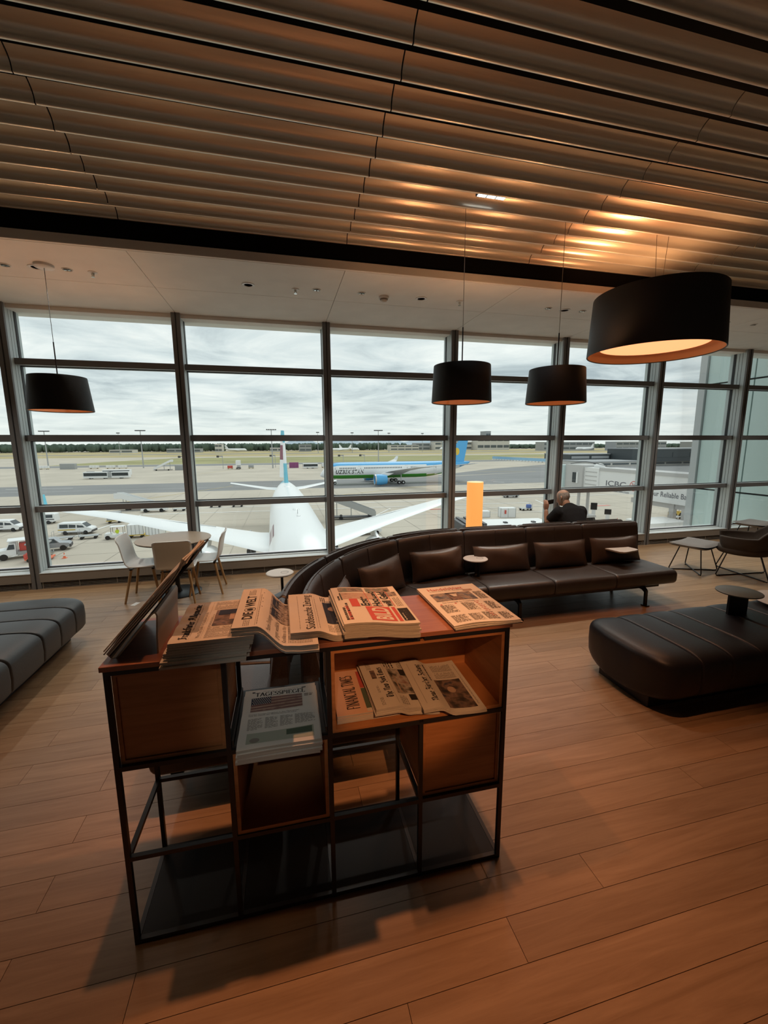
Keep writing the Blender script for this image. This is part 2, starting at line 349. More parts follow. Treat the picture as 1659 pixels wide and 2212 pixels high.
RM = {  # roman capitals, height 1
 'A': (.82, [[(.06, 0), (.4, 1), (.76, 0)], [(.2, .36), (.62, .36)]], [(.06, 0), (.76, 0)]),
 'C': (.78, [arc(.42, .5, .36, .5, 48, 312)], []),
 'E': (.66, [[(.14, 0), (.14, 1)], [(.14, 1), (.56, 1)], [(.14, .52), (.48, .52)], [(.14, 0), (.6, 0)], [(.56, 1), (.56, .86)], [(.6, 0), (.6, .14)]], [(.14, 1), (.14, 0)]),
 'F': (.62, [[(.14, 0), (.14, 1)], [(.14, 1), (.56, 1)], [(.14, .52), (.46, .52)], [(.56, 1), (.56, .86)]], [(.14, 0), (.14, 1)]),
 'G': (.85, [arc(.42, .5, .36, .5, 48, 330), [(.72, .42), (.72, .08)]], [(.72, .42)]),
 'I': (.34, [[(.17, 0), (.17, 1)]], [(.17, 0), (.17, 1)]),
 'L': (.62, [[(.14, 1), (.14, 0)], [(.14, 0), (.56, 0), (.56, .16)]], [(.14, 1), (.14, 0)]),
 'M': (.98, [[(.12, 0), (.16, 1), (.49, .1), (.82, 1), (.86, 0)]], [(.12, 0), (.86, 0)]),
 'N': (.86, [[(.14, 0), (.14, 1), (.72, 0), (.72, 1)]], [(.14, 0), (.72, 1)]),
 'P': (.66, [[(.14, 0), (.14, 1)], [(.14, 1)]+arc(.32, .75, .26, .25, 90, -90)+[(.14, .5)]], [(.14, 0)]),
 'S': (.58, [arc(.3, .75, .22, .25, 35, 260)+arc(.28, .25, .24, .26, 80, -145)], []),
 'T': (.7, [[(.34, 0), (.34, 1)], [(.04, .86), (.04, 1), (.64, 1), (.64, .86)]], [(.34, 0)]),
}
def penfont(s, table, nib, ang, space=.45, track=.06, serif=False):
    """returns verts, faces, width of s drawn with a broad nib"""
    vs = []; fs = []; x = 0.
    nx, ny = nib*.5*math.cos(math.radians(ang)), nib*.5*math.sin(math.radians(ang)); th = nib*.16
    def seg(a, b):
        dx, dy = b[0]-a[0], b[1]-a[1]; L = math.hypot(dx, dy) or 1; px, py = -dy/L*th, dx/L*th
        cand = [(a[0]+i*nx+j*px, a[1]+i*ny+j*py) for i in (-1, 1) for j in (-1, 1)]+[(b[0]+i*nx+j*px, b[1]+i*ny+j*py) for i in (-1, 1) for j in (-1, 1)]
        pts = sorted(set((round(p, 5), round(q, 5)) for p, q in cand))       # convex hull of the nib swept along the stroke
        def half(ps):
            h = []
            for p in ps:
                while len(h) > 1 and (h[-1][0]-h[-2][0])*(p[1]-h[-2][1])-(h[-1][1]-h[-2][1])*(p[0]-h[-2][0]) <= 0: h.pop()
                h.append(p)
            return h
        hull = half(pts)[:-1]+half(pts[::-1])[:-1]
        o = len(vs); vs.extend(hull); fs.append(tuple(range(o, o+len(hull))))
    for ch in s:
        if ch == ' ': x += space; continue
        um = ch == 'ü'; g = table['u' if um else ch]
        for st in g[1]:
            for a, b in zip(st[:-1], st[1:]): seg((a[0]+x, a[1]), (b[0]+x, b[1]))
        if um:
            for q in (.2, .5): seg((x+q, 1.3), (x+q+.05, 1.4))
        if serif:
            for p in g[2]:
                w = .11; o = len(vs); vs.extend([(x+p[0]-w, p[1]-.02), (x+p[0]+w, p[1]-.02), (x+p[0]+w, p[1]+.025), (x+p[0]-w, p[1]+.025)]); fs.append((o, o+1, o+2, o+3))
        x += g[0]+track
    return vs, fs, x

# ================================================================== setting: floor, ceiling, facade
FY = 6.49                                   # inner face of the window wall
MX = [-3.325+2.025*k for k in range(-3, 10)]    # mullion centres
def in_view(p, mg=.06):
    from bpy_extras.object_utils import world_to_camera_view as w2c
    c = w2c_cache(p); return c[2] > .1 and -mg < c[0] < 1+mg and -mg < c[1] < 1+mg
_ci = SC.camera.matrix_world.inverted()
def w2c_cache(p):
    q = _ci @ Vector(p); z = -q.z
    if z <= .05: return (0, 0, -1)
    return ((829.5+906*q.x/z)/1659, 1-(1106-906*q.y/z)/2212, z)

def build_floor():
    fl = MB().box(-9, 16, -6, 6.8, -.3, -.012).build('floor', 'dark'); tag(fl, kind='structure')
    L, Wd = 1.92, .163
    pm = MB().box(0, L-.0022, 0, Wd-.0022, -.0125, 0).mesh('plank', 'floor')
    rest = MB()
    k = -26
    while 2.928+k*Wd < 6.46:
        y = 2.928+k*Wd
        off = -1.565 if k % 2 == 0 else (-1.085 if k < 2 else -2.02)
        if k % 4 in (2, 3) and not (-10 < k < 16): off += .96
        x = off-L*4
        while x < 15:
            vis = any(in_view((x+L*t, y+Wd/2, 0), .03) for t in (0, .25, .5, .75, 1))
            if vis:
                o = bpy.data.objects.new('plank', pm); COL.objects.link(o); o.parent = fl; o.location = (x, y, R.uniform(-.0004, 0))
            else: rest.box(x, x+L-.0022, y, min(y+Wd-.0022, 6.47), -.0125, 0)
            x += L
        k += 1
    ro = rest.build('planks_out_of_sight', 'floor', fl); ro['kind'] = 'stuff'
build_floor()

def build_ceiling():
    ce = MB().box(-9, 16, -6, 6.95, 4.55, 4.75).build('ceiling', 'void'); tag(ce, kind='structure')
    prof = [(-.068, .084), (-.054, .077), (-.040, .069), (-.027, .060), (-.015, .049), (-.006, .034), (-.001, .017), (0, .003), (.003, .0), (.016, -.001)]
    segL = 2.065
    ring = [(y, z) for y, z in prof]+[(y+.004, z+.004) for y, z in prof[::-1]]
    sm = MB().loft([[(x, y, z) for y, z in ring] for x in (0.004, segL-.004)]).mesh('slat', 'slat', smooth=50)
    rest = MB()
    for k in range(-30, 11):
        y = 2.36+.2205*k
        for j in range(-4, 8):
            x = -1.325+segL*j
            vis = any(in_view((x+segL*t, y-.1*u, 3.97), .02) for t in (0, .25, .5, .75, 1) for u in (0, 1, 2))
            if vis:
                o = bpy.data.objects.new('slat', sm); COL.objects.link(o); o.parent = ce; o.location = (x, y, 3.95+R.uniform(-.001, .001))
            elif -9 < x < 14: rest.loft([[(x+q, y+yy, 3.95+z) for yy, z in ring] for q in (0.004, segL-.004)])
    ro = rest.build('slats_out_of_sight', 'slat', ce, smooth=50); ro['kind'] = 'stuff'
    # black bulkhead between slats and plaster soffit, and the plaster edge strip under it
    b = MB().box(-9, 16, 4.60, 4.75, 3.79, 4.55).build('trim_1', 'beam'); tag(b, kind='structure')
    b = MB().box(-9, 16, 4.585, 4.62, 3.712, 3.795).build('trim_2', 'soffit', bevel=.006); tag(b, kind='structure')
    so = MB().box(-9, 16, 4.62, 6.95, 3.735, 3.80).build('soffit', 'dark'); tag(so, kind='structure')
    for a, c in zip(MX[:-1], MX[1:]):
        for y0, y1 in ((4.615, 5.555), (5.558, 6.56)):
            p = MB().box(0.0025, c-a-.0025, 0, y1-y0-.002, 0, .03).build('soffit_panel', 'soffit', so, bevel=.002); p.location = (a, y0, 3.71)
    ex = MB().box(-9, 16, 6.56, 6.95, 3.66, 3.735).build('trim_3', 'soffit'); tag(ex, kind='structure')
build_ceiling()

def build_facade():
    wl = MB().box(-9.4, 16, 6.50, 6.95, -.35, .004).build('wall_front', 'sillface'); tag(wl, kind='structure')
    # mullion: dark inner face, pale sides with two shadow grooves and the glazing gasket
    mu = MB(); w = .052
    mu.box(-w-.004, w+.004, 6.49, 6.525, 0, 3.72, 0)
    mu.box(-.006, .006, 6.484, 6.49, 0, 3.72, 2)
    mu.box(-w, w, 6.525, 6.595, 0, 3.72, 1); mu.box(-w+.006, w-.006, 6.595, 6.603, 0, 3.72, 2)
    mu.box(-w, w, 6.603, 6.655, 0, 3.72, 1); mu.box(-w+.006, w-.006, 6.655, 6.663, 0, 3.72, 2)
    mu.box(-w, w, 6.663, 6.715, 0, 3.72, 1); mu.box(-w-.006, w+.006, 6.715, 6.765, 0, 3.72, 2); mu.box(-w, w, 6.765, 6.83, 0, 3.72, 1)
    mm = mu.mesh('mullion', ['frame', 'alu', 'gasket'])
    for x in MX:
        o = bpy.data.objects.new('mullion', mm); COL.objects.link(o); o.parent = wl; o.location = (x, 0, 0)
    TZ = (1.09, 2.046, 3.025)
    zs = [.245]+list(TZ)+[3.70]
    L = 2.025-.104
    tr = MB(); tr.box(0, L, 6.60, 6.625, -.04, .04, 0); tr.box(0, L, 6.625, 6.73, -.036, .038, 1); tr.box(0, L, 6.69, 6.70, -.037, .039, 2)
    tr.box(.0, L, 6.715, 6.765, -.045, .047, 2); tr.box(0, L, 6.765, 6.82, -.04, .04, 1)
    tm = tr.mesh('transom', ['frame', 'alu', 'gasket'])
    si = MB(); si.box(0, L, 6.485, 6.51, .095, .215, 0); si.box(0, L, 6.48, 6.73, .215, .225, 1); si.box(0, L, 6.65, 6.72, .225, .237, 1); si.box(0, L, 6.715, 6.765, .215, .25, 2); si.box(0, L, 6.765, 6.83, .1, .24, 1)
    sm = si.mesh('sill', ['sillface', 'sill', 'gasket'])
    gb = MB().box(0, L, 6.497, 6.505, 0, .006).mesh('grille_bar', 'sillface'); gv = MB().box(0, .008, 6.494, 6.503, .0, .095).mesh('grille_post', 'sillface')
    gk = MB().box(0, L, 6.53, 6.54, 0, .095).mesh('grille_back', 'void')
    pms = [MB().box(0, L, 6.735, 6.745, a+.03, b-.03).mesh('pane', 'glass') for a, b in zip(zs[:-1], zs[1:])]
    for i, x in enumerate(MX[:-1]):
        wn = thing('window_%d' % (i+1), None, None, (x+.052, 0, 0)); tag(wn, kind='structure')
        def ch(name, me, z=0, xx=0):
            o = bpy.data.objects.new(name, me); COL.objects.link(o); o.parent = wn; o.location = (xx, 0, z); return o
        for me in pms: ch('pane', me)
        for z in TZ: ch('transom', tm, z)
        ch('sill', sm); ch('grille_back', gk)
        for z in (.012, .032, .052, .072): ch('grille_bar', gb, z)
        for q in (.02, .46, .93, 1.40, 1.88): ch('grille_post', gv, 0, q)
    # rear and side walls of the lounge (behind and beside the camera)
    for nm, b in (('wall_back', (-9, 16, -6.2, -6, 0, 4.6)), ('wall_left', (-9.2, -9, -6, 6.8, 0, 4.6)), ('wall_right', (16, 16.2, -6, 6.8, 0, 4.6))):
        tag(MB().box(*b).build(nm, 'wallp'), kind='structure')
    tag(MB().box(-9, 16, -6.2, 7.0, 4.76, 5.0).build('roof', 'wallp'), kind='structure')
M['glass'] = glass('window_glass', (.93, .965, .955))
build_facade()

# ------------------------------------------------------------------ fittings in the soffit
def soffit_fittings():
    z = 3.71
    def ring(ro, ri, mats=('lampwhite', 'dark'), dep=.02):
        b = MB(); b.lathe([(ri, z+.012), (ri, z-.004), (ri+.006, z-.008), (ro, z-.006), (ro, z)], n=24, loop=True)
        return b
    def downl(x, y, lab):
        t = thing('downlight', lab, 'downlight', (x, y, 0), 0, 'twin downlights in the soffit')
        ring(.050, .038).build('rim', 'lampwhite', t, smooth=40)
        MB().lathe([(.038, z-.001), (.001, z-.0005)], n=20).build('recess', 'dark', t)
        for s in (-1, 1): MB().lathe([(.001, z-.010), (.013, z-.010), (.016, z-.002)], c=(s*.017, 0, 0), n=12).build('reflector', 'lens', t, smooth=40)
    D = [(-2.563, 5.228, 'first twin downlight from the left edge of the pale soffit'), (-2.021, 5.216, 'twin downlight between the left lamp canopy and a sprinkler'), (.484, 5.22, 'twin downlight just left of the soffit joint near the middle'),
         (1.008, 5.207, 'twin downlight just left of the smoke detector'), (3.513, 5.211, 'twin downlight left of the third hanging lamp cable'), (4.038, 5.211, 'twin downlight right of the third hanging lamp cable'), (6.521, 5.206, 'twin downlight right of the sprinkler behind the large pendant'), (7.03, 5.191, 'last twin downlight at the right end of the soffit')]
    for d in D: downl(*d)
    S = [(-2.293, 5.221, 'round recessed speaker half behind the left lamp canopy'), (-.271, 5.234, 'round recessed speaker alone in the second soffit bay'), (1.757, 5.231, 'round recessed speaker right of the smoke detector'), (3.779, 5.23, 'round recessed speaker behind the third hanging lamp cable')]
    for x, y, lab in S:
        t = thing('ceiling_speaker', lab, 'speaker', (x, y, 0), 0, 'round recessed speakers in the soffit')
        ring(.072, .045).build('rim', 'lampwhite', t, smooth=40); MB().lathe([(.045, z-.002), (.001, z-.002)], n=20).build('grille', M['soffit'], t)
    P = [(-1.801, 5.236, 'sprinkler head left of the left soffit joint'), (.245, 5.26, 'sprinkler head left of the middle twin downlight'), (2.26, 5.219, 'sprinkler head beside the second hanging lamp cable'), (4.30, 5.234, 'sprinkler head left of the large pendant lamp'), (6.283, 5.211, 'sprinkler head right of the large pendant lamp')]
    for x, y, lab in P:
        t = thing('sprinkler', lab, 'sprinkler', (x, y, 0), 0, 'sprinkler heads in the soffit')
        MB().lathe([(.044, z), (.042, z-.006), (.012, z-.010)], n=20).build('escutcheon', 'lampwhite', t, smooth=40)
        b = MB().cyl((0, 0, z-.008), (0, 0, z-.035), .009, n=8); b.cyl((-.014, 0, z-.012), (-.006, 0, z-.045), .003, n=6); b.cyl((.014, 0, z-.012), (.006, 0, z-.045), .003, n=6); b.cyl((0, 0, z-.045), (0, 0, z-.049), .018, n=12)
        b.build('sprinkler_head', 'lens', t, smooth=40)
    t = thing('smoke_detector', 'white domed smoke detector under the pale soffit', 'smoke detector', (1.294, 5.27, 0))
    MB().lathe([(.062, z), (.062, z-.020), (.056, z-.026)], n=24).build('base', 'lampwhite', t, smooth=40)
    MB().lathe([(.050, z-.026), (.046, z-.040), (.040, z-.042)], n=24).build('sensor_ring', M['sillface'], t, smooth=40)
    MB().lathe([(.042, z-.042), (.038, z-.055), (.02, z-.066), (.002, z-.068)], n=24).build('dome', 'lampwhite', t, smooth=60)
    # added glowing lenses and lamp standing in for a white reflection on the slats
    t = thing('slat_glint_stand_in', 'added white glowing lenses between the bronze ceiling slats, standing in for a reflection', 'reflection stand-in', (1.80, 3.548, 3.985))
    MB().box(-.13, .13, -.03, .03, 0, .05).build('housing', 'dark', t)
    for q in (-.085, 0, .085): MB().box(q-.036, q+.036, -.02, .02, -.004, -.001).build('lens', mat('slat_glint_glow', (1, 1, 1), .3, emit=(.9, .96, 1), estr=5), t)
    lamp('slat_glint_added_lamp', 'SPOT', (1.80, 3.548, 3.975), 30, (.92, .96, 1), spot_size=math.radians(70), spot_blend=.5, shadow_soft_size=.03)
soffit_fittings()

# ------------------------------------------------------------------ pendant lamps
def pendant(x, y, z0, z1, rt, rb, top, lab, canopy=False, wires=False, power=20):
    t = thing('pendant_lamp', lab, 'pendant lamp', (x, y, 0), 0)
    h = z1-z0; th = .012
    MB().lathe([(rb, z0), (rb-.004, z0-.004), (rb-th, z0), (rt-th, z1-.006), (rt-.002, z1), (rt, z1-.006)], n=64, loop=True).build('lamp_shade', 'shade', t, smooth=50)
    b = MB().lathe([(rb-th-.001, z0+.004), (rt-th-.001, z1-.012)], n=64); b.f = b.f[:-2]; b.m = b.m[:-2]; b.build('shade_lining', 'shadein', t, smooth=50)
    b = MB().box(-rt+th, rt-th, -.012, .012, z1-.022, z1-.010).box(-.012, .012, -rt+th, rt-th, z1-.024, z1-.012); b.build('shade_spider', 'black', t)
    rd = rb*.80
    MB().lathe([(rd, z0+.10*h+.02), (rd, z0+.10*h+.03), (.001, z0+.10*h+.03), (.001, z0+.10*h+.02)], n=48).build('diffuser', 'diff', t, smooth=40)
    if wires:
        for q in (-.035, .035): MB().tube([(q, 0, z1-.004), (q*1.2, 0, z1+.12), (q*3.2, 0, top)], .0028, 6).build('suspension_wire', 'wire', t, smooth=60)
    else:
        MB().cyl((0, 0, z1-.004), (0, 0, z1+.34), .006, n=8).build('cable_sleeve', 'black', t, smooth=60)
        MB().cyl((0, 0, z1+.3), (0, 0, top), .0028, n=6).build('cable', 'cable' if canopy else 'wire', t, smooth=60)
    if canopy: MB().lathe([(.085, top), (.085, top-.022), (.078, top-.028), (.002, top-.03)], n=32).build('canopy', 'lampwhite', t, smooth=40)
    lamp('pendant_bulb', 'SPOT', (x, y, z0+.06), power, WARM, spot_size=math.radians(150), spot_blend=.4, shadow_soft_size=rd*.6)
    lamp('pendant_uplight', 'SPOT', (x, y, z1-.10), power*1.2, (1, .5, .22), rot=(PI, 0, 0), spot_size=math.radians(125), spot_blend=.6, shadow_soft_size=.04)
pendant(-2.19, 5.14, 2.305, 2.645, .252, .288, 3.71, 'small black drum pendant hanging at the left from a white canopy', canopy=True, power=14)
pendant(1.675, 3.78, 2.335, 2.665, .262, .278, 4.55, 'small black drum pendant hanging in front of the middle mullions, left of its twin', power=16)
pendant(2.685, 3.78, 2.345, 2.67, .262, .285, 4.55, 'small black drum pendant hanging right of its twin and left of the large one', power=16)
pendant(3.78, 3.76, 2.865, 3.43, .585, .615, 4.55, 'large black drum pendant with a glowing underside on two wires', wires=True, power=45)

# warm spotlights hidden in the slat gaps, then added neutral fill
spot(-.35, 1.80, 3.94, 118, 70); spot(1.0, 1.82, 3.94, 150, 70); spot(2.3, 2.9, 3.94, 50, 70); spot(-2.2, 1.6, 3.94, 22, 80, (1, .55, .28))
spot(.25, -2.1, 3.94, 520, 11, (1, .43, .17), aim=(.53, 1.75, .95), blend=.5); spot(-.5, -2.3, 3.94, 120, 8, (1, .93, .82), aim=(-.06, 1.60, .88), blend=1.)  # second lamp: added neutral spot that brightens the newspaper on the tray
for _x, _y in ((-4, -3.4), (-1, -3.6), (2, -3.6), (5, -3.4), (9, -2)): spot(_x, _y, 3.94, 480, 84, (1, .95, .88))  # added neutral fill behind the camera, giving the slats something brighter to reflect
for _x in (-5.6, -3.6, -2.0, .5, 1.0, 3.5, 4.0, 6.5, 7.0, 9.0, 11.0): lamp('soffit_fill_lamp', 'SPOT', (_x, 5.2, 3.695), 110, (1, .93, .82), spot_size=math.radians(100), spot_blend=.7, shadow_soft_size=.04)  # added fill lamps at the soffit downlights, to brighten the floor by the windows

# ================================================================== newspaper rack
RX, RY, RA = -.630, 1.566, math.radians(-.72)
def rack_w(x, y, z): c, s = math.cos(RA), math.sin(RA); return (RX+x*c-y*s, RY+x*s+y*c, z)
def build_rack():
    t = thing('newspaper_rack', 'open black steel rack with wooden boxes, standing in the foreground under newspapers', 'rack', (RX, RY, 0), RA)
    P, D, r = .389, .39, .009
    Z = (.012, .39, .775, 1.156)
    for i in range(5):
        for y in (0, D):
            top = 1.165 if i != 3 else .775
            MB().box(P*i-r, P*i+r, y-r, y+r, 0, top).build('post', 'black', t)
    for j, z in enumerate(Z):
        for i in range(4):
            for y in (0, D):
                if j == 2 and i in (2, 3) and y == 0 and False: continue
                MB().box(P*i+r, P*(i+1)-r, y-r, y+r, z-r, z+r).build('rail', 'black', t)
        for i in range(5):
            if i == 3 and j == 3: continue
            MB().box(P*i-r, P*i+r, r, D-r, z-r, z+r).build('cross_rail', 'black', t)
    for i in range(4):
        MB().box(P*i+r+.001, P*(i+1)-r-.001, r+.001, D-r-.001, .014, .020).build('base_plate', 'plate', t)
    b = MB().box(-.018, 4*P+.018, -.016, D+.016, 1.166, 1.186).build('top_board', 'racktop', t, bevel=.002)
    g = r+.002
    def closed(i, z0, z1):
        x0, x1 = P*i+g, P*(i+1)-g
        bx = MB(); bx.box(x0, x1, .006, D-.004, z0, z0+.014); bx.box(x0, x1, .006, D-.004, z1-.014, z1); bx.box(x0, x0+.014, .006, D-.004, z0+.014, z1-.014); bx.box(x1-.014, x1, .006, D-.004, z0+.014, z1-.014)
        o = bx.build('box_carcass', 'rackwood', t)
        MB().box(x0+.0155, x1-.0155, .012, .026, z0+.0155, z1-.0155).build('front_panel', 'rackwood', o)
        MB().box(x0+.014, x1-.014, D-.018, D-.006, z0+.014, z1-.014).build('back_panel', 'rackwood', o)
    def opened(x0, x1, z0, z1, back=True, dark=False):
        bx = MB(); bx.box(x0, x1, -.004, D-.004, z0, z0+.016); bx.box(x0, x1, -.004, D-.004, z1-.014, z1); bx.box(x0, x0+.014, -.004, D-.004, z0+.016, z1-.014); bx.box(x1-.014, x1, -.004, D-.004, z0+.016, z1-.014)
        o = bx.build('open_box', 'rackwood', t)
        MB().box(x0+.014, x1-.014, D-.018, D-.006, z0+.016, z1-.014).build('back_panel', 'rackwood', o)
    closed(0, Z[2]+r+.001, Z[3]-r-.001); closed(3, Z[1]+r+.001, Z[2]-r-.001)
    opened(2*P+g, 4*P-g, Z[2]+r+.001, Z[3]-r-.001); opened(P+g, 2*P-g, Z[1]+r+.001, Z[2]-r-.001)
    # steel tray above the lower open box
    tr = MB(); x0, x1 = P+g, 2*P-g
    tr.box(x0, x1, .004, D-.012, Z[2]+r, Z[2]+r+.006); tr.box(x0, x0+.006, .004, D-.012, Z[2]+r+.006, Z[2]+r+.03); tr.box(x1-.006, x1, .004, D-.012, Z[2]+r+.006, Z[2]+r+.03)
    tr.build('tray', mat('tray_brown', (.035, .024, .018), .45), t)
build_rack()

def easel():
    y0, y1 = 1.612, 1.925
    prof = [(-.470, 1.187), (-.4685, 1.25), (-.463, 1.315), (-.4615, 1.333), (-.466, 1.345), (-.475, 1.348), (-.486, 1.340), (-.55, 1.262), (-.603, 1.199), (-.612, 1.1875), (-.626, 1.1875), (-.636, 1.206)]
    th = .006; inner = []
    for i, p in enumerate(prof):
        a = Vector(prof[max(i-1, 0)]); b = Vector(prof[min(i+1, len(prof)-1)]); d = (b-a).normalized(); n = Vector((-d.y, d.x)); inner.append((p[0]+n.x*th, max(p[1]+n.y*th, 1.1872)))
    b = MB(); ring = prof+inner[::-1]
    b.loft([[(x, y, z) for x, z in ring] for y in (y0, y1)])
    o = b.build('reading_stand', 'bent', smooth=35); tag(o, 'bent plywood reading stand on the left end of the rack top', 'stand')
    # newspaper in a holder on its slope
    t = thing('held_newspaper', 'rumpled newspaper in a dark holder leaning on the bent plywood stand', 'newspaper', (-.6165, 1.577, 1.197))
    ca, sa = math.cos(math.radians(48)), math.sin(math.radians(48))
    def S(s, yy, h): return Vector((s*ca-h*sa, yy, s*sa+h*ca))
    Lg = .43
    MB().add([S(s, yy, h) for s in (.004, Lg+.02) for yy in (.01, .36) for h in (.009, .016)], [(0, 1, 3, 2), (4, 6, 7, 5), (0, 4, 5, 1), (2, 3, 7, 6), (0, 2, 6, 4), (1, 5, 7, 3)]).build('holder_back', 'ink', t)
    rr = random.Random(3)
    for k in range(4):
        o1, o2 = rr.uniform(-.008, .008), rr.uniform(-.01, .01)
        def top(u, v, k=k): return S(.006+(Lg+o1)*u, .004+o2+.352*v, .018+.007*k+.004*math.sin(u*9+k)*v+(.02*(max(0, u-.75)/.25)**2)*(1-v)*math.sin(k+1))
        def bot(u, v, k=k): return top(u, v)-S(0, 0, .0045)
        b = MB(); b.grid(top, 14, 6); n0 = len(b.v); b.grid(bot, 14, 6)
        nu = 14; nv = 6; bd = [i for i in range(nu+1)]+[(nu+1)*j+nu for j in range(1, nv+1)]+[(nu+1)*nv+i for i in range(nu-1, -1, -1)]+[(nu+1)*j for j in range(nv-1, 0, -1)]
        for i in range(len(bd)): a, c = bd[i], bd[(i+1) % len(bd)]; b.f.append((a, c, c+n0, a+n0)); b.m.append(0)
        b.build('newspaper_section', 'paper', t, smooth=40)
easel()

# ------------------------------------------------------------------ newspapers
def interp(tab, u):
    if u <= tab[0][0]: return tab[0][1]
    for (a, za), (b, zb) in zip(tab[:-1], tab[1:]):
        if u <= b: q = (u-a)/(b-a); q = q*q*(3-2*q); return za+(zb-za)*q
    return tab[-1][1]
def stack(label_top, label_under, group, FL, w, d, rot, base, n, thick, print_fn, rotated, jit=.006, paper='paper', wave=None, spread=0., cat='newspaper'):
    """n folded newspapers on each other; base = list of (u, z) of the underside; the top one gets its print"""
    rr = random.Random(int(FL[0]*1000)+n)
    c, s = math.cos(math.radians(rot)), math.sin(math.radians(rot))
    for k in range(n):
        ox, oy, da = (0, 0, 0) if k == n-1 else (rr.uniform(-jit, jit)-spread*(n-1-k), rr.uniform(-jit, jit*.6), rr.uniform(-.8, .8))
        ca, sa = math.cos(math.radians(rot+da)), math.sin(math.radians(rot+da))
        def srf(u, v, h, k=k, ox=ox, oy=oy, ca=ca, sa=sa):
            x, y = u*w+ox, v*d+oy
            z = interp(base, u)+thick*k+h
            if wave: z += wave(u, v)*(.35+.65*k/max(1, n-1))
            return Vector((x*ca-y*sa, x*sa+y*ca, z))
        nu, nv = (24, 24) if k == n-1 else (20, 12)
        b = MB(); te = thick*.90
        b.grid(lambda u, v: srf(u, v, te), nu, nv, 0); n0 = len(b.v); b.grid(lambda u, v: srf(u, v, 0), nu, nv, 0)
        bd = [i for i in range(nu+1)]+[(nu+1)*j+nu for j in range(1, nv+1)]+[(nu+1)*nv+i for i in range(nu-1, -1, -1)]+[(nu+1)*j for j in range(nv-1, 0, -1)]
        # edge with a pair of thin page layers
        for i in range(len(bd)): a, e = bd[i], bd[(i+1) % len(bd)]; b.f.append((a, e, e+n0, a+n0)); b.m.append(1)
        o = b.build('newspaper', [paper, 'paperedge'], smooth=35, loc=(FL[0], FL[1], 0))
        ordn = ('second', 'third', 'fourth', 'fifth', 'sixth', 'seventh', 'eighth', 'ninth', 'tenth')
        lab = label_top if k == n-1 else ordn[n-2-k]+' '+label_under
        tag(o, lab, cat, group)
        if k == n-1:
            pw, ph = (d, w) if rotated else (w, d)
            def page(p, q):
                if rotated: u, v = 1-q/ph, p/pw
                else: u, v = p/pw, q/ph
                # lie on the facets of the top sheet, not under them
                fu, fv = min(max(u*nu, 0), nu-1e-6), min(max(v*nv, 0), nv-1e-6); i, j = int(fu), int(fv); a, c = fu-i, fv-j; h = te+.0009
                return srf(i/nu, j/nv, h)*((1-a)*(1-c))+srf((i+1)/nu, j/nv, h)*(a*(1-c))+srf(i/nu, (j+1)/nv, h)*((1-a)*c)+srf((i+1)/nu, (j+1)/nv, h)*(a*c)
            print_fn(Page(o, page, pw, ph))
class Page:
    def __init__(s, o, fn, w, h): s.o = o; s.fn = fn; s.w = w; s.h = h
    def rect(s, name, x0, x1, y0, y1, m, lift=0, sub=6):
        b = MB(); s._rect(b, x0, x1, y0, y1, lift, sub); return b.build(name, m, s.o)
    def _rect(s, b, x0, x1, y0, y1, lift=0, sub=1, suby=None):
        b.grid(lambda u, v: s.fn((x0+(x1-x0)*u)*s.w, (y0+(y1-y0)*v)*s.h)+Vector((0, 0, lift)), sub, suby or sub)
    def text(s, name, st, x, y, size, m, bold=0., width=1., fit=None, lift=0, face='sans', shear=0.):
        """x, y, fit in fractions of the page; size in fractions of the page height"""
        b = MB(); s._text(b, st, x, y, size, bold, width, fit, lift, face, shear); return b.build(name, m, s.o)
    def _text(s, b, st, x, y, size, bold=0., width=1., fit=None, lift=0, face='sans', shear=0.):
        if face == 'sans': vs, fs, wd = text2d(st, 1., bold, width, shear); sc = size/.7
        elif face == 'black': vs, fs, wd = penfont(st, BL, .26, 38); sc = size/1.6
        else: vs, fs, wd = penfont(st, RM, .15, 12, serif=True); sc = size
        sy = sc*s.h; sx = sy*width if fit is None else fit*s.w/wd
        b.add([s.fn(x*s.w+vx*sx, y*s.h+vy*sy)+Vector((0, 0, lift)) for vx, vy in vs], fs)
    def lines(s, name, x0, x1, y0, y1, pitch, m='inkgrey', fill=.5, ragged=True, seed=1):
        b = MB(); rr = random.Random(seed+int(x0*100)); y = y1; 
        while y-pitch > y0:
            e = x1-(rr.choice((0, 0, 0, .35, .12))*(x1-x0) if ragged else 0)
            # words
            x = x0
            while x < e-.004:
                w = rr.uniform(.022, .07)*(.3/s.w if s.w > .3 else 1); xe = min(x+w, e); s._rect(b, x, xe, y-pitch*fill, y, 0, 1); x = xe+.011
            y -= pitch
        return b.build(name, m, s.o)
    def rule(s, x0, x1, y, t=.004, m='inkgrey'): return s.rect('rule', x0, x1, y, y+t, m, 0, 8)

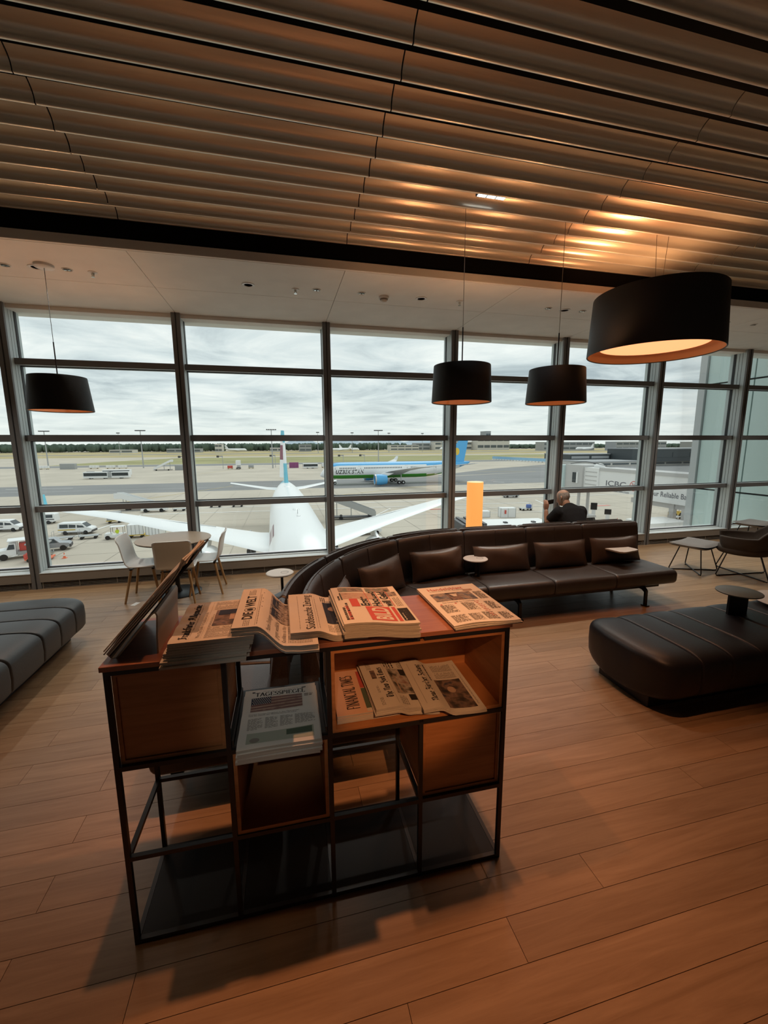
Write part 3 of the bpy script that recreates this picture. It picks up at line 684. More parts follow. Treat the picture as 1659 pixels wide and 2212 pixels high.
def front_A(p):
    p.text('masthead', 'Frankfurter Allgemeine', .05, .80, .10, 'ink', fit=.86, face='black'); p.rule(.04, .96, .775); p.lines('date_line', .25, .8, .745, .77, .016)
    p.text('headline', 'Merz: Das Ende der Koalition ist offen', .06, .66, .045, 'inkgrey', fit=.62); p.rule(.04, .96, .64, .003)
    p.rect('press_photo', .30, .72, .05, .56, 'ph1'); p.rect('press_photo', .44, .60, .17, .36, 'skinph', .0003); p.rect('press_photo', .56, .71, .06, .52, 'inkblue', .0003)
    for i, (a, b) in enumerate(((.04, .15), (.16, .28), (.74, .85), (.86, .96))): p.lines('text_column', a, b, .04, .60, .017, seed=i)
    p.lines('text_column', .04, .6, .565, .60, .016, 'inkgrey', .6)
def front_B(p):
    p.text('masthead', 'DIE', .17, .79, .12, 'ink', bold=.02, fit=.16); p.text('masthead', 'WELT', .47, .79, .12, 'ink', bold=.02, fit=.30)
    b = MB()
    for r0, r1 in ((.030, .026), (.052, .047)):
        vs = []; 
        for i in range(25):
            a = 2*PI*i/24; 
            for r in (r0, r1): vs.append(p.fn((.395+r*math.cos(a))*p.w, .835*p.h+r*p.w*1.0*math.sin(a)))
        b.add(vs, [(2*i, 2*i+1, 2*i+3, 2*i+2) for i in range(24)])
    b.add([p.fn((.395+.024*math.cos(2*PI*i/16))*p.w, .835*p.h+.024*p.w*math.sin(2*PI*i/16)) for i in range(16)], [tuple(range(16))])
    b.build('globe_emblem', 'ink', p.o)
    p.lines('small_notice', .03, .15, .79, .88, .02); p.lines('small_notice', .80, .96, .79, .90, .02); p.rule(.02, .98, .74); p.lines('date_line', .05, .9, .70, .725, .018)
    p.rect('press_photo', .42, .97, .05, .60, 'ph2'); b = MB(); 
    for x in (.47, .60, .70, .86): p._rect(b, x, x+.012, .45, .70, .0003, 2)
    for x in (.44, .72): p._rect(b, x, x+.2, .45, .58, .0003, 3)
    b.build('press_photo_placards', 'inkblue', p.o); p.text('placard', 'FRIEDEN', .45, .48, .06, 'inkgrey', fit=.18, lift=.0006); p.text('placard', 'JETZT', .73, .48, .06, 'inkgrey', fit=.16, lift=.0006)
    for i, st in enumerate(('Massive Drohungen', 'gegen weibliche', 'Kandidaten im Netz')): p.text('headline', st, .05, .57-.09*i, .05, 'inkgrey', fit=.34)
    for i, (a, b) in enumerate(((.05, .21), (.23, .40))): p.lines('text_column', a, b, .04, .36, .02, seed=i+5)
def front_C(p):
    p.lines('index_line', .06, .94, .86, .875, .012); p.text('masthead', 'Süddeutsche Zeitung', .05, .68, .12, 'ink', fit=.90); p.rule(.05, .95, .645); p.lines('date_line', .06, .9, .60, .62, .015)
    p.rect('press_photo', .22, .82, -.0+.04, .50, 'inkblue'); 
    b = MB(); n = 18; b.add([p.fn((.64+.085*math.cos(2*PI*i/n))*p.w, (.29+.15*math.sin(2*PI*i/n))*p.h)+Vector((0, 0, .0004)) for i in range(n)], [tuple(range(n))]); b.build('press_portrait', 'skinph', p.o)
    p.lines('caption', .26, .50, .26, .46, .045, 'inkpaper', .5); p.lines('caption', .26, .46, .08, .22, .025, 'inkgrey', .4)
    p.lines('headline', .84, .96, .40, .52, .03, 'ink', .45); p.lines('text_column', .84, .96, .04, .38, .02); p.lines('text_column', .05, .19, .04, .50, .02)
def front_D(p):
    p.rect('logo_block', .05, .40, .28, .62, 'inkred'); p.text('logo', 'BILD', .075, .33, .22, 'inkpaper', bold=.03, fit=.30, lift=.0005)
    p.rect('strip', .05, .40, .20, .25, 'inkred')
    for i, st in enumerate(('Erste', 'Hochzeit', 'will Geld')): p.text('headline', st, .42, .54-.17*i, .12, 'ink', bold=.03, fit=(.26, .42, .42)[i])
    b = MB(); 
    for i in range(3): p._rect(b, .42, .86, .515-.17*i, .525-.17*i, .0002, 6)
    b.build('headline_rule', 'inkred', p.o)
    p.rect('kicker', .40, .66, .68, .80, 'inkred'); p.rect('press_photo', .62, .80, .42, .88, 'skinph', .0001); p.rect('press_photo', .84, .97, .52, .90, 'ph3'); p.rect('press_photo', .84, .97, .10, .48, 'ph3'); p.rect('press_photo', .70, .82, .04, .20, 'ph2')
    p.lines('headline', .08, .56, .82, .94, .055, 'ink', .6); p.text('headline', 'So teuer wird', .08, .86, .05, 'inkred', bold=.02, fit=.34, lift=.0004); p.lines('headline', .60, .80, .83, .95, .04, 'ink', .6)
    p.rect('advert', .06, .36, .03, .18, 'ink'); p.lines('advert_text', .08, .34, .05, .16, .045, 'inkpaper', .5); p.lines('text_column', .42, .66, .04, .14, .025, 'inkgrey')
def front_E(p):
    p.text('masthead', 'Handelsblatt', .14, .87, .075, 'inkred', fit=.60); p.lines('date_line', .14, .72, .83, .85, .014); p.rect('advert', .70, .86, .80, .85, 'skinph')
    p.rect('press_photo', .10, .34, .56, .78, 'ph4'); p.rect('press_photo', .345, .55, .56, .78, 'ph1'); p.rect('press_photo', .555, .78, .56, .78, 'ph4'); b = MB(); b.add([p.fn(x*p.w, y*p.h)+Vector((0, 0, .0004)) for x, y in ((.40, .74), (.53, .74), (.49, .66), (.44, .66))], [(0, 1, 2, 3)]); b.build('press_photo_shape', 'inkpaper', p.o)
    p.text('headline', 'Die Zinswende der Notenbank', .16, .50, .035, 'inkgrey', fit=.52)
    for i, (a, b_, c, d) in enumerate(((.08, .28, .26, .46), (.42, .62, .28, .48), (.82, .96, .55, .76), (.80, .95, .28, .48), (.08, .30, .04, .20), (.34, .52, .04, .20), (.56, .74, .04, .22), (.80, .95, .04, .20))): p.lines('text_column', a, b_, c, d, .013, 'inkgrey', .6, seed=i+20)
    b = MB(); 
    for x, y in ((.33, .47), (.10, .47)): p._rect(b, x, x+.03, y, y+.018)
    b.build('quote_mark', 'inkred', p.o); p.lines('price_list', .66, .74, .08, .50, .04, 'inkred', .3)
def front_F(p):
    p.text('masthead', 'FINANCIAL TIMES', .10, .62, .20, 'ink', fit=.76, face='roman'); p.rect('banner', .08, .52, .42, .52, 'inkgreen'); p.rect('banner', .53, .94, .42, .52, 'inkred'); p.rect('banner', .02, .08, .42, .52, 'inkpaper', .0002)
    p.text('headline', 'Trump team seeks to derail board', .05, .28, .085, 'inkgrey', fit=.74); p.text('headline', 'as it pushes to end Fed independence', .04, .14, .085, 'inkgrey', fit=.88); p.rect('small_photo', .82, .94, .26, .36, 'ph2')
def front_G(p):
    p.text('masthead', 'The New York Times', .17, .66, .105, 'ink', fit=.62, face='black'); p.lines('small_notice', .05, .20, .80, .88, .02); p.lines('small_notice', .76, .95, .80, .90, .02); p.rect('small_photo', .56, .74, .79, .87, 'ph1'); p.rule(.05, .95, .62); p.lines('edition_line', .28, .42, .80, .86, .02)
    p.rect('press_photo', .26, .80, .10, .56, 'ph5'); b = MB(); p._rect(b, .28, .66, .42, .55, .0003, 4); b.build('press_photo_sky', 'skinph', p.o); b = MB(); p._rect(b, .64, .78, .20, .36, .0003, 4); p._rect(b, .30, .50, .12, .28, .0003, 4); b.build('press_photo_trees', 'ink', p.o)['kind'] = 'stuff'
    p.lines('headline', .82, .96, .36, .58, .05, 'ink', .4); p.lines('text_column', .82, .96, .06, .33, .02); p.rect('small_photo', .13, .24, .28, .40, 'ink'); p.lines('text_column', .05, .22, .42, .56, .03); p.lines('text_column', .05, .24, .06, .26, .02)
def front_H(p):
    p.rule(.10, .92, .90); p.text('masthead', 'Neue Zürcher Zeitung', .12, .70, .10, 'ink', fit=.76, face='black'); p.lines('date_line', .30, .75, .66, .68, .012); p.lines('headline', .56, .93, .52, .62, .05, 'ink', .5)
    p.rect('press_photo', .06, .60, .10, .55, 'ph1'); b = MB()
    for i in range(15): p._rect(b, .09+.011*i, .093+.011*i, .12+.008*i, .46, .0003, 1, 6)
    b.build('press_photo_stripes', 'ink', p.o); b = MB(); n = 16; b.add([p.fn((.40+.06*math.cos(2*PI*i/n))*p.w, (.34+.07*math.sin(2*PI*i/n))*p.h)+Vector((0, 0, .0004)) for i in range(n)], [tuple(range(n))]); b.build('press_portrait', 'skinph', p.o)
    for i, (a, b_) in enumerate(((.63, .76), (.78, .93))): p.lines('text_column', a, b_, .10, .48, .016, seed=i+40)
    p.lines('foot_line', .10, .9, .04, .07, .014)
def front_I(p):
    p.text('masthead', 'TAGESSPIEGEL', .15, .855, .075, 'ink', fit=.70, face='roman'); p.lines('index_line', .25, .75, .94, .955, .01); b = MB(); p._rect(b, .10, .14, .93, .955); p._rect(b, .80, .86, .94, .955); b.build('small_emblem', 'ink', p.o)
    p.rect('press_photo', .10, .80, .60, .83, 'skinph'); b = MB(); p._rect(b, .10, .37, .715, .83, .0003, 5); b.build('flag_canton', 'inkblue', p.o)
    b = MB(); 
    for i in range(9):
        for j in range(5): p._rect(b, .115+.028*i+(.014 if j % 2 else 0), .127+.028*i+(.014 if j % 2 else 0), .725+.021*j, .737+.021*j, .0006)
    b.build('flag_stars', 'inkpaper', p.o); b = MB()
    for i in range(5): p._rect(b, .10 if i < 3 else .37, .80, .605+.047*i, .630+.047*i, .0004, 8)
    b.build('flag_stripes', mat('flag_stripe', (.20, .10, .09), .8), p.o)
    p.lines('small_notice', .83, .95, .74, .82, .02, 'inkgrey', .7); p.text('headline', 'Donald Trumps Vorgehen in den Metropolen', .09, .53, .022, 'ink', fit=.66); p.text('headline', 'und die Macht der Gouverneure im Land', .09, .50, .022, 'ink', fit=.62)
    for i, (a, b_) in enumerate(((.09, .28), (.31, .47), (.50, .66), (.69, .95))): p.lines('text_column', a, b_, .26, .45, .012, seed=i+60)
    p.rect('advert', .10, .92, .06, .22, mat('advert_green', (.38, .42, .34), .8)); p.rect('advert_panel', .58, .90, .13, .21, 'inkgreen', .0003); b = MB(); n = 16; b.add([p.fn((.20+.06*math.cos(2*PI*i/n))*p.w, (.10+.035*math.sin(2*PI*i/n))*p.h)+Vector((0, 0, .0004)) for i in range(n)], [tuple(range(n))]); b.build('advert_disc', 'inkgrey', p.o); p.lines('advert_text', .60, .84, .14, .20, .03, 'inkpaper', .5)

T0 = 1.187
stack('folded newspaper with blackletter masthead topping the leftmost pile on the rack', 'newspaper from the top in the thick leftmost pile on the rack', 'newspapers in the leftmost pile', (-.405, 1.484), .285, .385, 0, [(0, T0), (1, T0)], 10, .009, front_A, True, jit=.007, spread=.0032, wave=lambda u, v: .0025*math.sin(v*24)*(1-u))
stack('folded newspaper with bold sans masthead and globe, draped right of the leftmost pile', 'newspaper from the top in the draped pile right of the leftmost one', 'newspapers in the draped pile', (-.197, 1.492), .305, .415, -1.5, [(0, 1.279), (.27, 1.279), (.62, 1.192), (.8, T0), (1, T0)], 3, .0095, front_B, True, jit=.004, wave=lambda u, v: .003*math.sin(v*5)*u)
stack('folded newspaper with serif masthead and a dark portrait photo, third pile on the rack top', 'newspaper from the top in the third pile on the rack top', 'newspapers in the third pile', (.008, 1.535), .30, .425, 0, [(0, 1.2185), (.33, 1.2165), (.6, 1.19), (1, T0)], 3, .009, front_C, True, jit=.005, wave=lambda u, v: .004*math.sin(v*6))
stack('tabloid with red logo block and thick headlines, fourth pile on the rack top', 'tabloid from the top in the fourth pile on the rack top', 'tabloids in the fourth pile', (.207, 1.492), .305, .415, .8, [(0, 1.2185), (.35, 1.214), (1, 1.188)], 7, .0085, front_D, True, jit=.005, wave=lambda u, v: .020*max(0, u-.45)*v+.003*math.sin(u*8))
stack('flat salmon tinted newspaper with red masthead at the right end of the rack top', 'newspaper from the top in the flat pile at the rack top\'s right end', 'newspapers in the rightmost pile', (.668, 1.522), .315, .462, 1.5, [(0, T0), (1, T0)], 3, .006, front_E, False, jit=.007, paper='paperw', wave=lambda u, v: .006*math.sin(u*5)*(1-v)+.004*v)
S0 = .804
stack('salmon pink newspaper with capital serif masthead, leftmost in the open box', 'salmon pink newspaper from the top in the left pile of the open box', 'salmon newspapers in the open box', (.182, 1.575), .27, .345, 0, [(0, S0), (1, S0)], 4, .009, front_F, True, jit=.0015, paper='salmon')
stack('folded newspaper with blackletter masthead and harbour photo, middle of the open box', 'newspaper from the top in the middle pile of the open box', 'newspapers in the middle of the open box', (.338, 1.535), .285, .392, 1.5, [(0, .8415), (.35, .8415), (.55, .822), (1, S0)], 4, .008, front_G, True, jit=.006, wave=lambda u, v: .006*(1-u)*v)
stack('folded newspaper with blackletter masthead and dark face photo, rightmost in the open box', 'newspaper from the top in the right pile of the open box', 'newspapers at the right of the open box', (.535, 1.508), .285, .405, -1.0, [(0, .838), (.26, .838), (.5, .807), (1, S0)], 2, .009, front_H, True, jit=.005, wave=lambda u, v: .012*max(0, u-.3)*v+.004*math.sin(u*6))
stack('pale newspaper with capital serif masthead and flag photo, on the open steel tray', 'newspaper from the top in the pile on the open steel tray', 'newspapers on the steel tray', (-.203, 1.455), .308, .385, -.8, [(0, .7915), (1, .7915)], 5, .0115, front_I, False, jit=.006, paper='paperw', wave=lambda u, v: .003*math.sin(v*16+u*3)+.004*math.sin(v*7))

# ================================================================== sofas
SC_C, SC_R = Vector((2.12, 2.58)), 2.05         # bend of the double sofa: centre and radius of its back line
Y_STR = SC_C.y+SC_R
def spine(s):
    """s = 0 where the bend meets the straight run; s > 0 along the straight run (to +x); s < 0 round the bend, then straight towards the viewer"""
    if s >= 0: return Vector((SC_C.x+s, Y_STR)), Vector((0, -1))
    a = -s/SC_R
    if a <= math.radians(90): t = math.radians(90)+a; n = Vector((-math.cos(t), -math.sin(t))); return SC_C-n*SC_R, n
    q = -s-SC_R*PI/2; return Vector((SC_C.x-SC_R, SC_C.y-q)), Vector((1, 0))
def sofa(label, sgn, off, cuts, ends, seg_seam=True, back_h=.92, seats=None):
    t = thing('modular_sofa', label, 'sofa', (SC_C.x, Y_STR, 0))
    O = Vector((SC_C.x, Y_STR, 0))
    def P(s, d, z):
        p, n = spine(s); q = p+n*(off+sgn*d); return Vector((q.x, q.y, z))-O
    def pad(s0, s1, prof, name, m, parent, soft=.02, nseg=10):
        c = (sum(p[0] for p in prof)/len(prof), sum(p[1] for p in prof)/len(prof)); rings = []
        sd = 1 if s1 > s0 else -1
        L = abs(s1-s0)
        for q, f in [(.004, .80), (.008, .92), (.02, .985)]+[(.03+(L-.06)*i/nseg, 1.) for i in range(nseg+1)]+[(L-.02, .985), (L-.008, .92), (L-.004, .80)]:
            bulge = 1+.012*math.sin(PI*q/L)
            rings.append([P(s0+sd*q, c[0]+(x-c[0])*(1-(1-f)*.25), c[1]+(z-c[1])*(f*bulge if f == 1 else f)) for x, z in prof])
        return MB().loft(rings).build(name, m, parent, smooth=55)
    def rr(x0, x1, z0, z1, r, crown=0., n=4):
        pts = []
        for cx, cz, a0 in ((x1-r, z1-r, 0), (x0+r, z1-r, 90), (x0+r, z0+r, 180), (x1-r, z0+r, 270)):
            for i in range(n+1): a = math.radians(a0+90*i/n); pts.append((cx+r*math.cos(a), cz+r*math.sin(a)))
        if crown: pts = [(x, z+crown*math.sin(PI*min(1, max(0, (x-x0)/(x1-x0)))) if z > (z0+z1)/2 else z) for x, z in pts]
        return pts
    seat = rr(.06, .70, .255, .425, .055, .012)
    # backrest: upright slab, slightly curved towards the sitter at the top
    back = [(.075, .40), (.085, .55), (.075, .70), (.055, .84), (.045, .90), (.02, .915), (-.005, .905), (-.015, .86), (-.02, .70), (-.02, .40)]
    for s0, s1 in zip(cuts[:-1], cuts[1:]):
        sc = pad(s0, s1, seat, 'seat_cushion', 'leather', t)
        bk = pad(s0, s1, back, 'backrest', 'leather', t)
        if seg_seam:
            sm = (s0+s1)/2
            MB().tube([P(sm, x+(.004 if x > 0 else -.004), z) for x, z in back[1:9]], .0025, 5).build('seam', 'piping', bk)
        MB().tube([P(s0+(s1-s0)*i/10, .02, .9165 + .0055*math.sin(PI*i/10)) for i in range(1, 10)], .004, 5).build('piping', 'piping', bk, smooth=60)
    if ends:                # one seat without a back at the end of the row
        pad(ends[0], ends[1], seat, 'end_seat_cushion', 'leather', t)
    lo, hi = cuts[-1], cuts[0]
    if ends: hi = max(hi, ends[0], ends[1])
    nn = 26; MB().loft([[P(lo+.12+(hi-lo-.24)*i/nn, d, z) for d, z in ((.14, .19), (.56, .19), (.56, .262), (.14, .262))] for i in range(nn+1)]).build('base_beam', 'black', t, smooth=30)
    for s in (seats or []):
        b = MB(); h = .022
        def ring(d, z, w=h, tz=.03): return [P(s-w, d, z), P(s+w, d, z), P(s+w, d+.0, z+tz), P(s-w, d, z+tz)]
        b.loft([ring(.42, .20, h, .05), ring(.60, .19, h*.8, .05), ring(.655, .155, h*.7, .045)]); b.loft([[P(s-.016, .64, .0), P(s+.016, .64, .0), P(s+.016, .667, .0), P(s-.016, .667, .0)], [P(s-.016, .635, .19), P(s+.016, .635, .19), P(s+.016, .662, .19), P(s-.016, .662, .19)]])
        b.loft([[P(s-.03, .62, 0), P(s+.03, .62, 0), P(s+.03, .69, 0), P(s-.03, .69, 0)], [P(s-.03, .62, .012), P(s+.03, .62, .012), P(s+.03, .69, .012), P(s-.03, .69, .012)]])
        b.build('front_leg', 'black', t)
        b = MB(); b.loft([[P(s-.016, .10, 0), P(s+.016, .10, 0), P(s+.016, .125, 0), P(s-.016, .125, 0)], [P(s-.016, .15, .2), P(s+.016, .15, .2), P(s+.016, .175, .2), P(s-.016, .175, .2)]]); b.build('rear_leg', 'black', t)
    return t, P, O
A90 = SC_R*PI/2
inner, PI_, OI = sofa('long curved brown leather sofa behind the rack, facing the viewer', 1, .02, [2.50, 1.63, .81, -.02, -.98, -1.95, -2.95, -3.66], None, seats=[2.10, .40, -1.4, -3.3])
outer, PO_, OO = sofa('second curved brown leather sofa back to back with the first, facing the windows', -1, -.10, [2.42, 1.61, .80, -.02, -.98, -1.95, -2.95, -3.66], None, seats=[2.0, .2, -1.5, -3.3])
def ctable(sofa_o, P, s, d, lab, shape, zt=.625):
    p = P(s, d, zt)
    if shape == 'round':
        b = MB().lathe([(.135, zt+.012), (.142, zt+.006), (.128, zt-.008), (.001, zt-.010)], c=(p.x, p.y, 0), n=36)
        o = b.build('side_table', ['laminate'], sofa_o, smooth=40)
        MB().lathe([(.042, zt+.0135), (.042, zt+.012), (.034, zt+.012), (.034, zt+.0135)], loop=True, c=(p.x+.05, p.y-.01, 0), n=24).build('cup_ring', mat('cup_ring_grey', (.35, .33, .3), .4), o)
        post = (p.x+.02, p.y-.05)
    else:
        cx, cy = p.x, p.y
        pts = []; hx, hy, r = .20, .19, .10; ang = math.radians(-78)
        L_, W_ = .235, .165
        for sx, sy, a0 in ((1, 1, 0), (-1, 1, 90), (-1, -1, 180), (1, -1, 270)):
            for i in range(6):
                a = math.radians(a0+90*i/5); x = sx*(L_-.07)+.07*math.cos(a); y = sy*(W_-.07)+.07*math.sin(a); pts.append((cx+x*math.cos(ang)-y*math.sin(ang), cy+x*math.sin(ang)+y*math.cos(ang)))
        o = MB().prism(pts, 'z', zt, zt+.012).build('side_table', 'laminate', sofa_o)
        MB().prism([(cx+(x-cx)*.985, cy+(y-cy)*.985) for x, y in pts], 'z', zt-.008, zt).build('table_underside', 'ply', o)
        post = (cx-.12, cy+.02)
    MB().cyl((post[0], post[1], .40), (post[0], post[1], zt-.006), .014, n=12).build('post', 'black', o, smooth=60)
    o['label'] = lab
ctable(inner, PI_, .03, .27, 'small round side table with a cup ring on a black post', 'round')
ctable(inner, PI_, 1.98, .23, 'oblong pale tablet table with rounded corners on a black post', 'rect')
ctable(outer, PO_, -1.82, .66, 'small round side table on the window side of the sofa', 'round')

def pillow(loc, rot, w, h, dpt, lab, group='leather lumbar pillows on the sofa'):
    nu, nv = 18, 12
    def f(u, v, sg):
        a, c = u*2-1, v*2-1
        k = max(0, (1-abs(a)**2.6)*(1-abs(c)**2.4))**.55
        pin = 1-.05*(1-abs(c)**2)*abs(a)**3; pin2 = 1-.10*(1-abs(a)**2)*abs(c)**3
        return Vector((a*w/2*pin, sg*dpt/2*k*(1+.06*math.sin(a*5+c*3)), c*h/2*pin2))
    b = MB(); b.grid(lambda u, v: f(u, v, 1), nu, nv); b.grid(lambda u, v: f(1-u, v, -1), nu, nv)
    t = thing('pillow', lab, 'pillow', loc, 0, group); t.rotation_euler = rot
    me_o = b.build('pillow_cover', 'pillow', t, smooth=70)
    e = [f(u/nu, 0, 1) for u in range(nu+1)]+[f(1, v/nv, 1) for v in range(1, nv+1)]+[f(1-u/nu, 1, 1) for u in range(1, nu+1)]+[f(0, 1-v/nv, 1) for v in range(1, nv)]
    MB().tube(e, .004, 5, closed=True).build('piping', 'piping', t, smooth=60)
def put_pillow(s, d, zc, w, h, lab, lean=-14, yaw=0, dpt=.15):
    p, n = spine(s); q = p+n*(.02+d); ang = math.atan2(n.x, -n.y)
    pillow((q.x, q.y, zc), (math.radians(lean), 0, ang+math.radians(yaw)), w, h, dpt, lab)
put_pillow(2.02, .20, .600, .74, .33, 'brown leather pillow behind the oblong tablet table')
put_pillow(1.22, .20, .590, .74, .33, 'brown leather pillow left of the oblong tablet table')
put_pillow(.41, .20, .590, .74, .33, 'brown leather pillow right of the small round side table')
put_pillow(-.48, .20, .600, .72, .34, 'brown leather pillow left of the small round side table')
put_pillow(-1.42, .21, .610, .70, .36, 'brown leather pillow in the bend of the sofa')
put_pillow(-2.40, .20, .610, .66, .36, 'brown leather pillow seen almost edge-on beside the bend, above the newspapers')

# ================================================================== ottomans
def ottoman(name, L, W, H, lab, m, loc, rz, pl_in=.08):
    t = thing(name, lab, 'ottoman', loc, rz)
    seams = [.34, .62, .90, 1.34, 1.62, 1.90]
    xs = sorted(set([round(L*i/140, 4) for i in range(141)]+[round(s+q, 4) for s in seams for q in (-.016, -.010, -.005, 0, .005, .010, .016)]))
    rings = []
    for x in xs:
        e = min(x, L-x); rend = .22
        k = 1. if e > rend else max(.05, (1-((rend-e)/rend)**3.2))**(1/3.2)
        g = 1.
        for s in seams: g -= .060*math.exp(-((x-s)/.008)**2)
        # soft swelling between the seams
        for a, b in zip([0]+seams, seams+[L]):
            if a <= x <= b: g += .022*max(0, math.sin(PI*(x-a)/(b-a)))**.7
        hw = W/2*(.22+.78*k if e < rend else 1)*(.5+.5*g) if e >= rend else W/2*max(.12, k)*(.5+.5*g)
        zt = .10+(H-.10)*g*(.80+.20*k); zb = .095
        ring = []; n = 36
        for i in range(n):
            a = 2*PI*i/n; ca, sa = math.cos(a), math.sin(a); p = 2/5.2
            yy = hw*math.copysign(abs(ca)**p, ca); zz = (zt+zb)/2+(zt-zb)/2*math.copysign(abs(sa)**p, sa)
            if zz < zb+.10: yy *= 1-.10*((zb+.10-zz)/.10)
            ring.append((x, yy, zz))
        rings.append(ring)
    body = MB().loft(rings).build('upholstered_body', m, t, smooth=60)
    MB().box(pl_in, L-pl_in, -W/2+.18, W/2-.18, 0, .13).build('plinth', 'black', t, bevel=.004)
    for s in seams:
        i = min(range(len(xs)), key=lambda j: abs(xs[j]-s))
        MB().tube([Vector(rings[i][j])+Vector((0, 0, -.0005)) for j in range(0, 19)], .003, 5).build('channel_seam', 'void', body, smooth=60)
    return t
ottoman('channel_ottoman', 2.6, .86, .445, 'low black leather channel-stitched ottoman on the right with a disc tray', 'ottoleather', (2.50, 2.56, 0), 0)
ottoman('channel_ottoman', 2.4, .95, .45, 'low grey channel-stitched ottoman cut off by the left picture edge', 'ottogrey', (-2.44, 4.72, 0), math.radians(-90))
tb = thing('tray_table', 'round grey disc tray on a wide black post standing on the black ottoman', 'tray table', (3.87, 2.69, .44))
MB().lathe([(.165, .206), (.168, .210), (.168, .216), (.164, .219), (.001, .219), (.001, .206)], n=48).build('tray_top', 'greytop', tb, smooth=40)
MB().box(-.085, .085, -.012, .012, -.012, .206).build('post', 'black', tb, rot=(0, 0, math.radians(-12)))

# ================================================================== dining table and shell chairs
dt = thing('dining_table', 'round pale brown dining table by the window among white shell chairs', 'table', (-1.41, 5.90, 0))
MB().lathe([(.452, .728), (.455, .733), (.452, .738), (.001, .738), (.001, .728)], n=64).build('tabletop', 'tabletop', dt, smooth=40)
MB().lathe([(.448, .718), (.452, .728), (.001, .728), (.001, .718)], n=48).build('tabletop_edge', 'gasket', dt, smooth=40)
MB().lathe([(.030, .718), (.030, .08), (.045, .03), (.05, .012), (.001, .012)], n=20).build('column', 'black', dt, smooth=40)
MB().lathe([(.29, .0), (.29, .006), (.28, .012), (.001, .014), (.001, 0)], n=48).build('base_disc', 'black', dt, smooth=40)
def shell_chair(lab, loc, rz, back_m='white'):
    t = thing('shell_chair', lab, 'chair', loc, rz, 'white shell chairs at the dining table')
    pr = [(.225, .425), (.215, .447), (.18, .455), (.10, .449), (.0, .443), (-.09, .444), (-.15, .458), (-.185, .49), (-.203, .54), (-.216, .60), (-.228, .67), (-.243, .74), (-.262, .80), (-.274, .825)]
    N = len(pr)-1
    def f(u, v):
        k = v*N; i = min(int(k), N-1); q = k-i; y = pr[i][0]*(1-q)+pr[i+1][0]*q; z = pr[i][1]*(1-q)+pr[i+1][1]*q
        a = u*2-1; w = .215
        if v < .08: w *= 1-.10*((.08-v)/.08)**2
        if v > .9: w *= 1-.13*((v-.9)/.1)**2
        x = a*w
        if v < .45: z += .018*a*a-.004
        else: y += .030*a*a*(1 if v < .9 else .8)
        return Vector((x, y, z))
    o = MB().grid(f, 14, 40).build('seat_shell', back_m, t, smooth=70)
    sd = o.modifiers.new('thickness', 'SOLIDIFY'); sd.thickness = .011; sd.offset = -1
    br = MB().box(-.17, .17, -.13, -.10, .415, .432).box(-.17, .17, .12, .15, .415, .432).box(-.015, .015, -.12, .14, .412, .43)
    br.build('underframe', 'black', t)
    for sx in (-1, 1):
        for y0, y1 in ((.13, .205), (-.115, -.20)):
            MB().cyl((sx*.145, y0, .43), (sx*.205, y1, 0), .0175, .0125, 12).build('leg', 'chairwood', t, smooth=60)
    return t
shell_chair('white shell chair left of the dining table, turned towards it', (-1.75, 5.79, 0), math.radians(-90))
shell_chair('shell chair seen from behind in front of the dining table', (-1.31, 5.54, 0), math.radians(2), 'white')
shell_chair('white shell chair right of the dining table, turned towards it', (-1.02, 5.87, 0), math.radians(90))
fc = MB().box(-.03, .03, -.055, .055, 0, .0015).build('floor_card', 'lampwhite', loc=(-1.83, 5.555, 0.0005), rot=(0, 0, math.radians(-20))); tag(fc, 'small white card lying on the floor by a chair leg', 'card')

# ================================================================== lounge chair group at the right
def wire_base(t, w, d, h, m='black'):
    """two crossing wire loops"""
    for sx in (-1, 1):
        b = MB().tube([(sx*w*.28, -d*.30, h), (sx*w*.48, -d*.47, .03), (sx*w*.46, -d*.45, .008), (-sx*w*.46, d*.45, .008), (-sx*w*.48, d*.47, .03), (-sx*w*.28, d*.30, h)], .0085, 8)
        b.build('wire_leg', m, t, smooth=60)
    for sx in (-1, 1):
        for sy in (-1, 1): MB().box(sx*w*.40-.02, sx*w*.40+.02, sy*d*.40-.012, sy*d*.40+.012, 0, .012).build('glide', m, t)
def footstool(loc, rz, lab):
    t = thing('footstool', lab, 'footstool', loc, rz)
    def f(u, v, s):
        a, c = u*2-1, v*2-1; k = max(0, (1-abs(a)**4)*(1-abs(c)**4))**.5
        return Vector((a*.31, c*.24, .40+s*.045*k+.025*a*a+.012*c*c*s))
    b = MB(); b.grid(lambda u, v: f(u, v, 1), 20, 14); b.grid(lambda u, v: f(1-u, v, -.9), 20, 14); b.build('seat_pad', 'fabricg', t, smooth=70)
    wire_base(t, .56, .46, .385)
    return t
